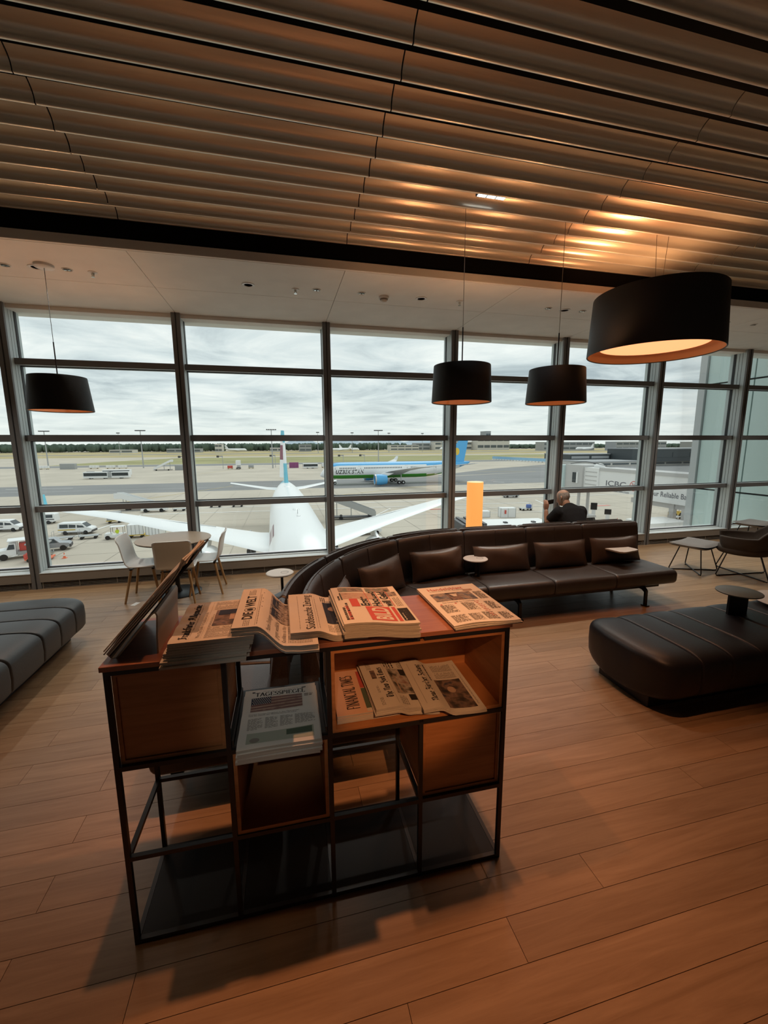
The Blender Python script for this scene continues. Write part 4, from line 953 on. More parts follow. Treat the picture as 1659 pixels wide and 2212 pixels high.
def tub_chair(loc, rz, lab):
    t = thing('tub_chair', lab, 'armchair', loc, rz)
    # shell wraps from the left arm round the back to the right arm; opening faces +y
    def f(u, v):
        th = math.radians(-40+260*u)          # 90 deg = opening, measured so that the back is at -90
        th = math.radians(50)-u*math.radians(280)
        cx, cy = .36*math.cos(th), .37*math.sin(th)
        bk = max(0, -math.sin(th)); htop = .62+.22*max(0, (bk-.35)/.65)**1.0 if bk > .35 else .62-.02*(1-bk)
        zb = .36; z = zb+(htop-zb)*v; fl = 1+.06*v
        low = 1-.30*(1-v)**3
        return Vector((cx*fl*low, cy*fl*low, z))
    o = MB().grid(f, 40, 12).build('tub_shell', 'fabric', t, smooth=70); sd = o.modifiers.new('thickness', 'SOLIDIFY'); sd.thickness = .035; sd.offset = -1
    b = MB(); b.lathe([(.30, .34), (.325, .37), (.325, .42), (.30, .445), (.001, .455), (.001, .34)], n=40); b.build('seat_cushion', 'fabric', t, smooth=50)
    wire_base(t, .66, .62, .355)
    return t
footstool((6.15, 4.98, 0), math.radians(18), 'grey wire-legged footstool in front of the brown tub chair')
tub_chair((6.62, 4.62, 0), math.radians(38), 'brown tub armchair on black wire legs at the right edge')
tub_chair((9.15, 5.3, 0), math.radians(60), 'farther tub armchair showing its back beyond the near one, by the window')
footstool((8.80, 6.02, 0), math.radians(10), 'farther footstool behind the brown tub chair, by the window')
pt = MB().box(-.25, .25, -.03, .03, 0, .46).build('grey_panel', 'greypanel', loc=(7.32, 4.18, 0), rot=(0, 0, math.radians(-62)), bevel=.004); tag(pt, 'low grey panel under the brown tub chair at the right edge', 'panel')
rt = thing('serving_tray', 'pale round tray on the black ottoman, cut off by the right edge', 'tray', (4.58, 2.70, .446))
MB().lathe([(.30, .035), (.305, .041), (.30, .049), (.001, .049), (.001, .035)], n=48).build('tray_top', 'laminate', rt, smooth=40); MB().lathe([(.10, 0), (.09, .035), (.001, .035), (.001, 0)], n=32).build('foot', 'black', rt, smooth=40)

# ================================================================== glowing column lamp
gl = thing('column_lamp', 'tall glowing orange column lamp behind the sofa by the window', 'floor lamp', (2.84, 5.82, 0))
MB().lathe([(.120, .06), (.122, .065), (.122, 1.372), (.120, 1.376)], n=48).build('glowing_shade', 'orange', gl, smooth=40)
MB().lathe([(.121, 1.377), (.121, 1.381), (.001, 1.381), (.001, 1.377)], n=48).build('top_disc', 'orangecap', gl, smooth=40); MB().lathe([(.13, 0), (.13, .05), (.12, .06), (.001, .06)], n=48).build('base', 'black', gl, smooth=40)

# ================================================================== person
def person():
    t = thing('person', 'bald grey-haired man in black t-shirt sitting on the far sofa, holding a phone up', 'person', (4.27, 5.26, 0))
    # skeleton joints: position, radius; sits on the window-side sofa, bent forward, facing the windows (+y)
    J = {'pelvis': ((0, .02, .53), .150, .115), 'waist': ((.0, .10, .66), .152, .115), 'chest': ((.01, .19, .82), .172, .125), 'upper': ((.015, .245, .925), .150, .105), 'neckb': ((.0, .29, .985), .066, .06), 'neck': ((-.012, .325, 1.04), .068, .066), 'skull': ((-.018, .352, 1.115), .055, .055),
         'shl': ((-.165, .245, .905), .056, .056), 'ell': ((-.275, .40, .72), .047, .047), 'wrl': ((-.265, .45, .935), .031, .028),
         'shr': ((.185, .235, .905), .056, .056), 'elr': ((.295, .33, .66), .048, .048), 'wrr': ((.16, .56, .62), .032, .028),
         'hil': ((-.10, .08, .52), .10, .10), 'knl': ((-.13, .50, .52), .068, .068), 'anl': ((-.13, .53, .10), .042, .042), 'fol': ((-.135, .66, .045), .04, .035),
         'hir': ((.10, .08, .52), .10, .10), 'knr': ((.14, .50, .52), .068, .068), 'anr': ((.15, .53, .10), .042, .042), 'for': ((.16, .66, .045), .04, .035)}
    E_ = [('pelvis', 'waist'), ('waist', 'chest'), ('chest', 'upper'), ('upper', 'neckb'), ('neckb', 'neck'), ('neck', 'skull'), ('upper', 'shl'), ('shl', 'ell'), ('ell', 'wrl'), ('upper', 'shr'), ('shr', 'elr'), ('elr', 'wrr'), ('pelvis', 'hil'), ('hil', 'knl'), ('knl', 'anl'), ('anl', 'fol'), ('pelvis', 'hir'), ('hir', 'knr'), ('knr', 'anr'), ('anr', 'for')]
    def skin(name, keys, edges, m, grow=0., sub=2, root=None, mid={}):
        me = bpy.data.meshes.new(name); ks = list(keys); me.from_pydata([J[k][0] for k in ks], [(ks.index(a), ks.index(b)) for a, b in edges], [])
        o = bpy.data.objects.new(name, me); COL.objects.link(o); o.parent = t
        md = o.modifiers.new('skin', 'SKIN'); md.use_smooth_shade = True
        for i, k in enumerate(ks):
            sv = me.skin_vertices[0].data[i]; sv.radius = (J[k][1]+grow, J[k][2]+grow); sv.use_root = (k == (root or ks[0]))
        me.materials.append(M[m])
        sb = o.modifiers.new('subsurf', 'SUBSURF'); sb.levels = sub; sb.render_levels = sub
        return o
    body = skin('body', J.keys(), E_, 'skin', 0, 2, 'pelvis')
    # t-shirt over torso and upper arms, trousers over the legs
    def mid(a, b, q): return tuple(Vector(J[a][0]).lerp(Vector(J[b][0]), q))
    b = MB(); rings = []
    for (x, y, z), a_, d_, tl in (((0, -.03, .46), .185, .15, -5), ((0, .0, .54), .190, .155, 5), ((0, .07, .64), .188, .155, 18), ((.005, .135, .74), .198, .152, 28), ((.01, .19, .83), .215, .142, 36), ((.012, .230, .90), .215, .122, 44), ((.012, .262, .95), .165, .095, 50), ((.008, .285, .985), .098, .078, 52), ((.004, .297, 1.005), .074, .068, 52)):
        c, s_ = math.cos(math.radians(tl)), math.sin(math.radians(tl)); ring = []
        for i in range(28):
            q = 2*PI*i/28; u = a_*math.copysign(abs(math.cos(q))**.85, math.cos(q)); v = d_*math.copysign(abs(math.sin(q))**.9, math.sin(q)); ring.append((x+u, y+v*c, z-v*s_))
        rings.append(ring)
    b.loft(rings)
    for sh, el, q in (('shl', 'ell', .74), ('shr', 'elr', .82)):
        A = Vector(J[sh][0]); B = Vector(J[el][0]); b.tube([A.lerp(B, -.22), A, A.lerp(B, q*.55), A.lerp(B, q)], [.085, .105, .090, .080], 16)
    sh = b.build('t_shirt', 'shirt', t, smooth=70)
    rm = sh.modifiers.new('remesh', 'REMESH'); rm.mode = 'VOXEL'; rm.voxel_size = .013; rm.use_smooth_shade = True
    sm = sh.modifiers.new('smooth', 'SMOOTH'); sm.factor = .5; sm.iterations = 5
    skin('trousers', ['pelvis', 'hil', 'knl', 'anl', 'hir', 'knr', 'anr'], [('pelvis', 'hil'), ('hil', 'knl'), ('knl', 'anl'), ('pelvis', 'hir'), ('hir', 'knr'), ('knr', 'anr')], 'trousers', .024, 2, 'pelvis')
    # head: turned slightly left, facing away
    b = MB(); hc = Vector((-.02, .36, 1.118)); yaw = math.radians(22)
    prof = [(-.125, .030), (-.115, .052), (-.085, .066), (-.045, .074), (0, .080), (.04, .081), (.075, .073), (.10, .054), (.116, .030), (.121, .006)]
    rings = []
    for z, r in prof:
        ring = []
        for i in range(24):
            a = 2*PI*i/24; x = r*math.cos(a)*.94; y = r*1.22*math.sin(a)+.012
            if z < -.02 and y > .03: y += .012
            if z < -.04 and y < 0: y *= .72
            if abs(z+.03) < .03 and abs(x) < .02 and y > .06: y += .022     # nose
            ring.append((x, y, z))
        rings.append(ring)
    b.loft(rings)
    for sx in (-1, 1):
        b.ball((sx*.030, .092, .005), .011, n=8, k=6)
        b.tube([(sx*.074, -.004, .022), (sx*.088, -.014, .018), (sx*.090, -.010, -.010), (sx*.080, .0, -.032)], [.010, .011, .010, .007], 8)
    h = b.build('head', 'skin', t, smooth=70, loc=hc, rot=(math.radians(-12), 0, yaw))
    hb = MB(); rings = []
    for z, r in prof[2:]:
        if z > .095: continue
        ring = []
        for i in range(19):
            a = math.radians(160+220*i/18); x = r*1.03*math.cos(a)*.94; y = r*1.22*1.03*math.sin(a)+.010
            if z < -.04 and y < 0: y *= .74
            ring.append((x, y, z))
        rings.append(ring)
    hb.loft(rings, open_ring=True, cap=False); hb.build('hair', 'hair', h, smooth=70)
    # left hand holding the phone
    W = Vector(J['wrl'][0]); b = MB()
    b.loft([[W+Vector((x*s, y*s, z)) for x, y in ((.036, .016), (-.036, .016), (-.036, -.014), (.036, -.014))] for z, s in ((-.01, .75), (.03, 1.0), (.075, 1.05), (.085, .9))])
    for i, (dx, L) in enumerate(((-.030, .055), (-.010, .066), (.010, .062), (.030, .048))):
        p0 = W+Vector((dx, 0, .08)); b.tube([p0, p0+Vector((.002, .012, L*.5)), p0+Vector((.010, .034, L*.85)), p0+Vector((.012, .050, L*.80))], [.0095, .009, .0085, .007], 8)
    b.tube([W+Vector((.034, .0, .025)), W+Vector((.056, .018, .055)), W+Vector((.054, .036, .085))], [.012, .0105, .008], 8)
    b.build('hand', 'skin', t, smooth=70)
    W = Vector(J['wrr'][0]); b = MB()
    b.loft([[W+Vector((x*s-y0*.6, y0, z*s)) for x, z in ((.036, .015), (-.036, .015), (-.036, -.015), (.036, -.015))] for y0, s in ((-.01, .75), (.03, 1), (.075, 1), (.085, .85))])
    for i, (dx, L) in enumerate(((-.030, .055), (-.010, .066), (.010, .062), (.030, .048))):
        p0 = W+Vector((dx-.048, .08, 0)); b.tube([p0, p0+Vector((-.006, L*.5, -.01)), p0+Vector((-.01, L*.8, -.032))], [.0095, .009, .007], 8)
    b.tube([W+Vector((-.04, .02, 0)), W+Vector((-.075, .05, -.005)), W+Vector((-.085, .08, -.012))], [.012, .0105, .008], 8)
    b.build('hand', 'skin', t, smooth=70)
    ph = MB().box(-.006, .15, -.005, .004, -.036, .036).build('phone', 'phone', loc=(4.27-.235, 5.26+.498, 1.025), rot=(math.radians(8), math.radians(-6), math.radians(8)), bevel=.003)
    tag(ph, 'dark phone held up in the left hand of the seated man', 'phone')
person()

# ================================================================== outside
GZ = -12.6
M['concrete'] = mat('apron_concrete', (.53, .475, .40), .9, spec=.1, noise=(.06, .10))
M['asphalt'] = mat('taxiway_asphalt', (.25, .25, .25), .85, spec=.15, noise=(.05, .08))
M['grass'] = mat('dry_grass', (.46, .385, .22), .95, spec=.05, noise=(.02, .25, (1, 4, 1)))
M['grassg'] = mat('green_grass', (.35, .335, .18), .95, spec=.05, noise=(.03, .25, (1, 4, 1)))
M['paintw'] = mat('paint_white', (.82, .81, .78), .8); M['painty'] = mat('paint_yellow', (.75, .58, .22), .8); M['paintr'] = mat('paint_red', (.70, .30, .25), .8)
M['joint'] = mat('slab_joint', (.42, .38, .33), .9)
M['plane'] = mat('aircraft_white', (.86, .87, .87), .30, spec=.5); M['planegrey'] = mat('wing_grey', (.60, .61, .62), .4)
M['cyan'] = mat('aircraft_cyan', (.10, .50, .66), .35); M['maroon'] = mat('aircraft_maroon', (.22, .035, .07), .35)
M['ublue'] = mat('aircraft_sky_blue', (.10, .42, .78), .35); M['ugreen'] = mat('aircraft_green', (.06, .33, .03), .35); M['uyel'] = mat('emblem_yellow', (.80, .55, .08), .5)
M['tyre'] = mat('tyre_black', (.015, .015, .016), .8); M['metal'] = mat('bare_metal', (.55, .56, .58), .35, metal=.7); M['darkm'] = mat('dark_metal', (.06, .06, .065), .5)
M['vwhite'] = mat('vehicle_white', (.80, .81, .81), .35); M['vglass'] = mat('vehicle_glass', (.03, .04, .045), .15, spec=.6); M['vgrey'] = mat('vehicle_grey', (.35, .36, .36), .5); M['vyellow'] = mat('vehicle_yellow', (.65, .45, .06), .5)
M['vred'] = mat('vehicle_red', (.60, .08, .06), .5); M['vorange'] = mat('cone_orange', (.80, .18, .08), .6); M['vsilver'] = mat('car_silver', (.35, .37, .39), .3, metal=.4); M['vpurple'] = mat('container_purple', (.26, .05, .18), .6); M['hiviz'] = mat('hi_vis', (.65, .80, .05), .7); M['vblue'] = mat('tarpaulin_blue', (.10, .16, .42), .7)
M['bldark'] = mat('terminal_dark_cladding', (.055, .065, .07), .5); M['blgrey'] = mat('terminal_grey', (.36, .37, .38), .8); M['blpale'] = mat('terminal_pale', (.62, .60, .56), .8); M['blband'] = mat('terminal_window_band', (.10, .12, .13), .4); M['hoard'] = mat('hoarding_blue', (.30, .52, .72), .7)
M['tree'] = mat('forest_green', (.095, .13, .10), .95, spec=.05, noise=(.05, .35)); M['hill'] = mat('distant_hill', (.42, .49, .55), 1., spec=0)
M['galv'] = mat('galvanised', (.42, .43, .43), .5, metal=.4)
def ground(name, pts, m, z, kind='structure', lab=None, cat=None):
    o = MB().add([(x, y, GZ+z) for x, y in pts], [tuple(range(len(pts)))]).build(name, m); tag(o, lab, cat, None, kind); return o
ground('apron', [(-2500, 8), (2500, 8), (2500, 9000), (-2500, 9000)], 'concrete', 0)
ground('taxiway', [(-900, 143), (14, 142.3), (17, 139), (160, 139), (240, 143), (700, 143), (700, 175.5), (150, 200), (70, 176), (-900, 174.5)], 'asphalt', .01)
ground('taxiway', [(60, 176), (150, 200), (700, 175.5), (700, 300), (330, 330), (185, 262), (120, 225)], 'asphalt', .011)
ground('taxiway', [(-900, 318), (700, 318), (700, 345), (-900, 345)], 'asphalt', .012)
ground('runway', [(-1500, 520), (1800, 500), (1800, 548), (-1500, 568)], 'concrete', .03)
ground('runway', [(-1500, 700), (1800, 690), (1800, 735), (-1500, 745)], 'asphalt', .03)
ground('grass', [(-1800, 560), (1800, 545), (1800, 1000), (-1800, 1000)], 'grass', .02, 'stuff', 'dry yellow grass field beyond the taxiways under the treeline', 'grass')
ground('grass', [(-165, 352), (-60, 349), (700, 349), (700, 505), (-110, 515), (-150, 420)], 'grassg', .02, 'stuff', 'greener grass strip nearer than the dry field', 'grass')
ground('grass', [(190, 330), (600, 345), (600, 460), (240, 420)], 'grass', .026, 'stuff', 'dry grass island right of the taxiing airliner tail', 'grass')
mk = MB()
def line(x0, y0, x1, y1, w=.3, m=0):
    d = Vector((x1-x0, y1-y0)).normalized(); n = Vector((-d.y, d.x))*w/2
    mk.quad((x0+n.x, y0+n.y, GZ+.035), (x1+n.x, y1+n.y, GZ+.035), (x1-n.x, y1-n.y, GZ+.035), (x0-n.x, y0-n.y, GZ+.035), m)
line(-36, 59, -29, 97, .45); line(-29, 97, 60, 92, .5); line(-120, 106, 120, 100, .5); line(-60, 112, -1, 110, .3); line(30, 88, 75, 84, .3); line(24, 83, 58, 78, .25)
line(-300, 155, 300, 153, .25, 0); line(-90, 166, -70, 165.5, .5); line(-40, 120, -17, 158, .3, 1); line(12, 118, 70, 150, .3, 1); line(-40, 230, -28, 260, .3, 1)
for i in range(14):
    line(62+5.2*i, 150-5.1*i, 65+5.2*i, 147-5.1*i, .5); line(74+5.2*i, 152-5.1*i, 77+5.2*i, 149-5.1*i, .5)
line(55, 66, 64, 96, .35); line(140, 240, 170, 236, .6, 1); line(170, 236, 178, 225, .6, 1); line(100, 205, 130, 196, .6, 1); line(14, 76, 24, 92, .3)
for x, y in ((32, 88), (70, 83)): line(x, y, x+5, y-.3, 1.2, 2)
for i in range(-14, 22): line(i*7.5, 30, i*7.5+1, 138, .07, 3)
for j in range(14): line(-160, 33+j*7.5, 170, 33+j*7.5, .07, 3)
mo = mk.build('apron_markings', ['paintw', 'painty', 'paintr', 'joint']); mo['kind'] = 'structure'

# ---- airliners
def wing_mb(sec, side):
    """sections (y, x_le, chord, z, thickness)"""
    b = MB(); rings = []
    for y, x, c, z, th in sec:
        rings.append([(x+c*q, side*y, z+th*k) for q, k in ((0, 0), (.04, .45), (.15, .85), (.35, 1.), (.65, .65), (1, .03), (1, -.03), (.6, -.35), (.3, -.5), (.08, -.3))])
    return b.loft(rings)
def airliner(lab, loc, rz, L, Rf, zc, span, cat='airplane', livery=None, detail=2, name='airliner', fin_m='plane', eng='plane', engx=.36, engy=9.4, er=1.45, fin_h=17.2, wing_le=.30, dih=0., wing_m='plane', rudder=0.):
    t = thing(name, lab, cat, loc, rz); n = 36 if detail > 1 else 12
    st = [(0, .03, -.55), (.004, .16, -.5), (.012, .33, -.40), (.025, .52, -.28), (.045, .73, -.15), (.07, .88, -.06), (.10, .97, -.01), (.13, 1, 0), (.62, 1, 0), (.68, .985, .02), (.74, .92, .09), (.80, .80, .22), (.86, .63, .38), (.92, .43, .55), (.97, .24, .70), (.995, .11, .80), (1, .05, .82)]
    rings = [[(L*x, Rf*r*math.cos(2*PI*i/n), zc+Rf*dz+Rf*1.02*r*math.sin(2*PI*i/n)) for i in range(n)] for x, r, dz in st]
    if detail > 1:
        rr = []
        for a, b in zip(rings[:-1], rings[1:]):
            rr.append(a)
            if abs(b[0][0]-a[0][0]) > 4:
                kk = int(abs(b[0][0]-a[0][0])/2)
                for q in range(1, kk): rr.append([tuple(u+(v-u)*q/kk for u, v in zip(p1, p2)) for p1, p2 in zip(a, b)])
        rings = rr+[rings[-1]]
    fb = MB().loft(rings)
    mats = ['plane']
    if livery:
        mats = livery[0]
        for i, f in enumerate(fb.f):
            c = sum((Vector(fb.v[j]) for j in f), Vector())/len(f); fb.m[i] = livery[1](c.x/L, (c.z-zc)/Rf)
    fu = fb.build('fuselage', mats, t, smooth=60)
    root = wing_le*L; sp = span/2
    sec = [(Rf*.5, root, L*.195, zc-Rf*.62, .62), (Rf+1.2, root+1.2, L*.165, zc-Rf*.55, .52), (sp*.36, root+5.2, L*.115, zc-Rf*.35, .38), (sp*.7, root+5.2+sp*.34*.60, L*.070, zc+.1, .24), (sp, root+5.2+sp*.64*.60, L*.034, zc+.75, .12)]
    sec = [(y, x, c, z+dih*q, th) for (y, x, c, z, th), q in zip(sec, (0, .08, .62, .9, 1.))]
    fsec = [(zc+Rf*.80, .805, .155), (zc+Rf*1.15, .825, .135), (zc+Rf*1.15+(fin_h-zc-Rf*1.15)*.5, .875, .10), (fin_h, .935, .052)]
    for side in (-1, 1):
        w = wing_mb(sec, side).build('wing', wing_m, t, smooth=50)
        if detail > 1:
            sy = side
            for q0, q1 in ((.30, .62), (.64, .9)):
                a, b = [Vector((root+5.2+(sp*q-sp*.36)*.60+L*(.115-.081*(q-.36)/.64)*.78, sy*sp*q, zc-Rf*.35+dih*(.62+.38*(q-.36)/.64)+(q-.36)/.64*(Rf*.35+.75)+.20*(1-q)+.12)) for q in (q0, q1)]
                MB().tube([a, b], .035, 5).build('flap_line', 'vgrey', w)
            tipx = root+5.2+sp*.64*.60
            wl = MB().loft([[(tipx+x+L*.002, sy*(sp+y-.1), zc+dih+.70+z) for x, y, z in ((0, 0, 0), (1.9, 0, 0), (1.9, .08, 0), (0, .08, 0))], [(tipx+x, sy*(sp+y+.3), zc+dih+.70+z) for x, y, z in ((1.5, 0, 1.5), (2.5, 0, 1.5), (2.5, .08, 1.5), (1.5, .08, 1.5))]])
            wl.build('winglet', 'cyan' if eng == 'plane' else 'plane', w)
        if detail > 0:
            ex = engx*L-3.0; ez = zc-Rf*.35-1.75
            nb = MB(); nb.lathe([(er*.80, 0), (er*.97, -.05), (er*1.02, .5), (er*1.05, 1.6), (er*.98, 3.2), (er*.86, 4.3), (er*.80, 4.3), (er*.74, .6), (er*.72, .3)], n=24 if detail > 1 else 12, loop=True)
            nb.v = [(z+ex, y+side*engy, x+ez) for x, y, z in nb.v]
            en = nb.build('engine', eng, t, smooth=50)
            lp = MB(); lp.lathe([(er*.84, -.03), (er*.98, -.06), (er*1.025, .42), (er*1.03, .44), (er*.80, .30)], n=24, loop=True); lp.v = [(z+ex-.02, y+side*engy, x+ez) for x, y, z in lp.v]; lp.build('engine_lip', 'metal', en, smooth=50)
            fd = MB(); fd.lathe([(er*.74, .55), (.25, .55), (.02, .1)], n=20); fd.v = [(z+ex, y+side*engy, x+ez) for x, y, z in fd.v]; fd.build('engine_fan', 'darkm', en, smooth=40)
            MB().loft([[(ex+1.2, side*engy-.15, ez+er*.9), (ex+4.8, side*engy-.15, ez+er*.7), (ex+4.8, side*engy+.15, ez+er*.7), (ex+1.2, side*engy+.15, ez+er*.9)], [(ex+3.4, side*engy-.12, ez+er+.55), (ex+7.0, side*engy-.12, ez+er+.35), (ex+7.0, side*engy+.12, ez+er+.35), (ex+3.4, side*engy+.12, ez+er+.55)]]).build('pylon', 'plane', en)
        ts = [(Rf*.2, L*.868, L*.088, zc+Rf*.45, .22), (Rf*1.2, L*.885, L*.075, zc+Rf*.52, .18), (span*.165, L*.953, L*.036, zc+Rf*.52+.9, .09)]
        wing_mb(ts, side).build('tailplane', 'plane', t, smooth=50)
    # fin
    fe = .70 if rudder else 1.
    fr = [[(L*x+L*c*q*fe, k*th, z) for q, k in ((0, 0), (.15, 1), (.4, 1), (1, .35 if rudder else .1), (1, -.35 if rudder else -.1), (.4, -1), (.15, -1))] for (z, x, c), th in zip(fsec, (.42, .36, .26, .15))]
    fr2 = []
    for a, b in zip(fr[:-1], fr[1:]):
        for q in range(6): fr2.append([tuple(u+(v-u)*q/6 for u, v in zip(p1, p2)) for p1, p2 in zip(a, b)])
    fr2.append(fr[-1]); fbm = MB().loft(fr2)
    mats = [fin_m]
    if livery and len(livery) > 2:
        mats = livery[2]
        for i, f in enumerate(fbm.f):
            c = sum((Vector(fbm.v[j]) for j in f), Vector())/len(f); fbm.m[i] = livery[3](c.x/L, (c.z-zc-Rf)/(fin_h-zc-Rf), c.y)
    fin = fbm.build('tail_fin', mats, t, smooth=40)
    if rudder:
        ca, sa = math.cos(math.radians(rudder)), math.sin(math.radians(rudder)); rr = []
        for (z, x, c), th in list(zip(fsec, (.42, .36, .26, .15)))[1:]:
            hx = L*x+L*c*.70; rr.append([(hx+q*L*c*.30*ca-k*th*.33*sa, q*L*c*.30*sa+k*th*.33*ca, z+.1) for q, k in ((0, 1), (1, .1), (1, -.1), (0, -1))])
        r2 = []
        for a, b in zip(rr[:-1], rr[1:]):
            for q in range(8): r2.append([tuple(u+(v-u)*q/8 for u, v in zip(p1, p2)) for p1, p2 in zip(a, b)])
        r2.append(rr[-1]); rb = MB().loft(r2)
        for i, f in enumerate(rb.f):
            h = (sum(rb.v[j][2] for j in f)/len(f)-zc-Rf)/(fin_h-zc-Rf); rb.m[i] = 1 if h > .86 else (2 if .40 < h < .70 and len(f) == 4 and f[0] % 4 in (0, 3) else 0)
        rb.build('rudder', mats if len(mats) > 2 else [fin_m]*3, fin, smooth=30)
    if detail > 0:
        def gear(name, x, y, nx, r, top):
            g = MB().cyl((x, y, r), (x, y, top), .16, n=10).build(name, 'metal', t, smooth=60)
            for i in range(nx):
                for sy in (-1, 1):
                    xx = x+(i-(nx-1)/2)*r*2.3; MB().cyl((xx, y+sy*.32-.19, r), (xx, y+sy*.32+.19, r), r, n=18).build('wheel', 'tyre', g, smooth=50); MB().cyl((xx, y+sy*(.52), r), (xx, y+sy*.54, r), r*.42, n=12).build('wheel_hub', 'vwhite', g)
        gear('nose_gear', L*.09, 0, 1, .52, zc-Rf*.7); gear('main_gear', L*.495, -5.3, 2, .68, zc-Rf*.5); gear('main_gear', L*.495, 5.3, 2, .68, zc-Rf*.5)
    return t, fu, fin, fsec
E1 = lambda x, z: 1 if (x > .835 and z > .2 and x > .90-.06*min(1, z)) else 0
def E1f(x, h, y): return 1 if (h > .80 or (h < .34 and x-.80-.13*h < .035)) else (2 if .18 < h < .68 and x-.80-.115*h > .045 and x-.80-.115*h < .075+.03*(h-.2) else 0)
ew, fu, fin, _ = airliner('white airliner with cyan and maroon tail parked nose-in right below the windows', (1.62, 26.4, GZ), math.radians(91.0), 59.0, 2.82, 5.05, 60.3, livery=(['plane', 'cyan'], E1, ['plane', 'cyan', 'maroon'], E1f), wing_le=.285, fin_h=17.1, dih=1.15, rudder=24)
# roof fittings of the near airliner
for x, sx, lab in ((42.5, 1.0, 'antenna_fairing'), (17.5, .65, 'antenna_fairing'), (13.3, .35, 'antenna_fairing')):
    MB().ball((x, 0, 5.05+2.86), sx*1.3, sx*.55, .16, 14, 6).build(lab, 'plane', ew, smooth=60)
MB().box(14.6, 14.75, -.02, .02, 7.9, 8.35).build('blade_antenna', 'vgrey', ew)
b = MB()
for i in range(9): x = 10.2+.62*i; b.add([(x+q*.55, -2.83*math.cos(a)-.02, 5.05+2.90*math.sin(a)) for q, a in ((0, .30), (.5, .28), (1.5, .62), (1.0, .64))], [(0, 1, 2, 3)])
for v in range(len(b.v)): b.v[v] = (b.v[v][0], -b.v[v][1]*-1.0, b.v[v][2])
b.v = [(x, -y, z) for x, y, z in b.v]
o = b.build('roof_lettering_strokes', 'maroon', ew); o['kind'] = 'stuff'
def UZ(x, z):
    if z > .60+.9*max(0, .085-x)*9 and x < .86 and x > .045: return 1
    if z > .35 and x > .84: return 1
    if z < -.52 and x > .05 and x < .80: return 2
    return 0
uz, fu, fin, _ = airliner('white airliner with sky-blue roof and green belly taxiing sideways across the view', (13.6, 153.2, GZ), 0, 58.5, 2.95, 5.0, 58, livery=(['plane', 'ublue', 'ugreen'], UZ, ['ublue'], lambda x, h, y: 0), eng='ublue', wing_le=.32, er=1.85, engy=9.8, fin_h=17.0, fin_m='ublue', dih=2.0, wing_m='planegrey')
def uz_details():
    R0, zc = 2.95, 5.0
    def surf(x, z): return (x, -math.sqrt(max(0, (R0*1.0)**2-((z-zc)/1.02)**2))-.03, z)
    vs, fs, wd = text2d('UZBEKISTAN', 1, .022, 1.0, .25, 1.12); sx = 10.2/wd; sz = 1.95
    MB().add([surf(5.4+x*sx, 4.05+y*sz) for x, y in vs], fs).build('airline_name', 'ink', uz)
    b = MB()
    for a, c in ((6.8, 12.4), (15.8, 30.2), (33.5, 39), (40, 41.2)):
        x = a
        while x < c: b.add([surf(x+q, z) for q, z in ((0, 5.78), (.30, 5.78), (.30, 6.22), (0, 6.22))], [(0, 1, 2, 3)]); x += .60
    b.build('cabin_windows', 'vglass', uz)['kind'] = 'stuff'
    for x in (4.3, 13.6, 31.2, 42.5):
        d = MB(); 
        for q0, q1, z0, z1 in ((0, 1.1, 4.7, 4.74), (0, 1.1, 6.66, 6.70), (0, .04, 4.7, 6.7), (1.06, 1.1, 4.7, 6.7), (.75, .95, 5.6, 6.1)): d.add([surf(x+q, z) for q, z in ((q0, z0), (q1, z0), (q1, z1), (q0, z1))], [(0, 1, 2, 3)])
        d.build('cabin_door', 'vgrey', uz)
    cp = MB(); 
    for s in (-1, 1): cp.add([(x, s*y, z) for x, y, z in ((1.25, .5, 5.35), (2.3, 1.45, 5.55), (2.75, 1.45, 6.15), (1.75, .5, 6.0))], [(0, 1, 2, 3)])
    cp.build('cockpit_window', 'vglass', uz)
    for fn, m, r in ((0, 'uyel', 1.05), (1, 'ublue', .0)):
        if r: MB().add([(52.9+r*math.cos(2*PI*i/20), -.30, 11.6+r*1.35*math.sin(2*PI*i/20)) for i in range(20)], [tuple(range(20))]).build('tail_emblem', m, uz)
    n = 16; MB().add([(20.2+.45*math.cos(2*PI*i/n), -9.8-1.68, 5.0-1.03-1.75+.45*math.sin(2*PI*i/n)+.1) for i in range(n)], [tuple(range(n))]).build('engine_emblem', 'uyel', uz)
uz_details()
far = [((95, 830), .2, 'small white airliner far off left of the near tail-top, under the treeline'), ((-66, 900), 2.9, 'faint white airliner far off left of the tail fin'), ((160, 870), 3.3, 'distant white airliner parked beyond the grass right of the middle mullion'), ((330, 850), .3, 'distant white airliner before the pale terminal blocks'), ((560, 715), .1, 'distant white airliner at the piers far right')]
for (x, y), rz, lab in far: airliner(lab, (x, y, GZ), rz, 45, 2.6, 4.4, 42, detail=0, name='distant_airliner', fin_h=14)

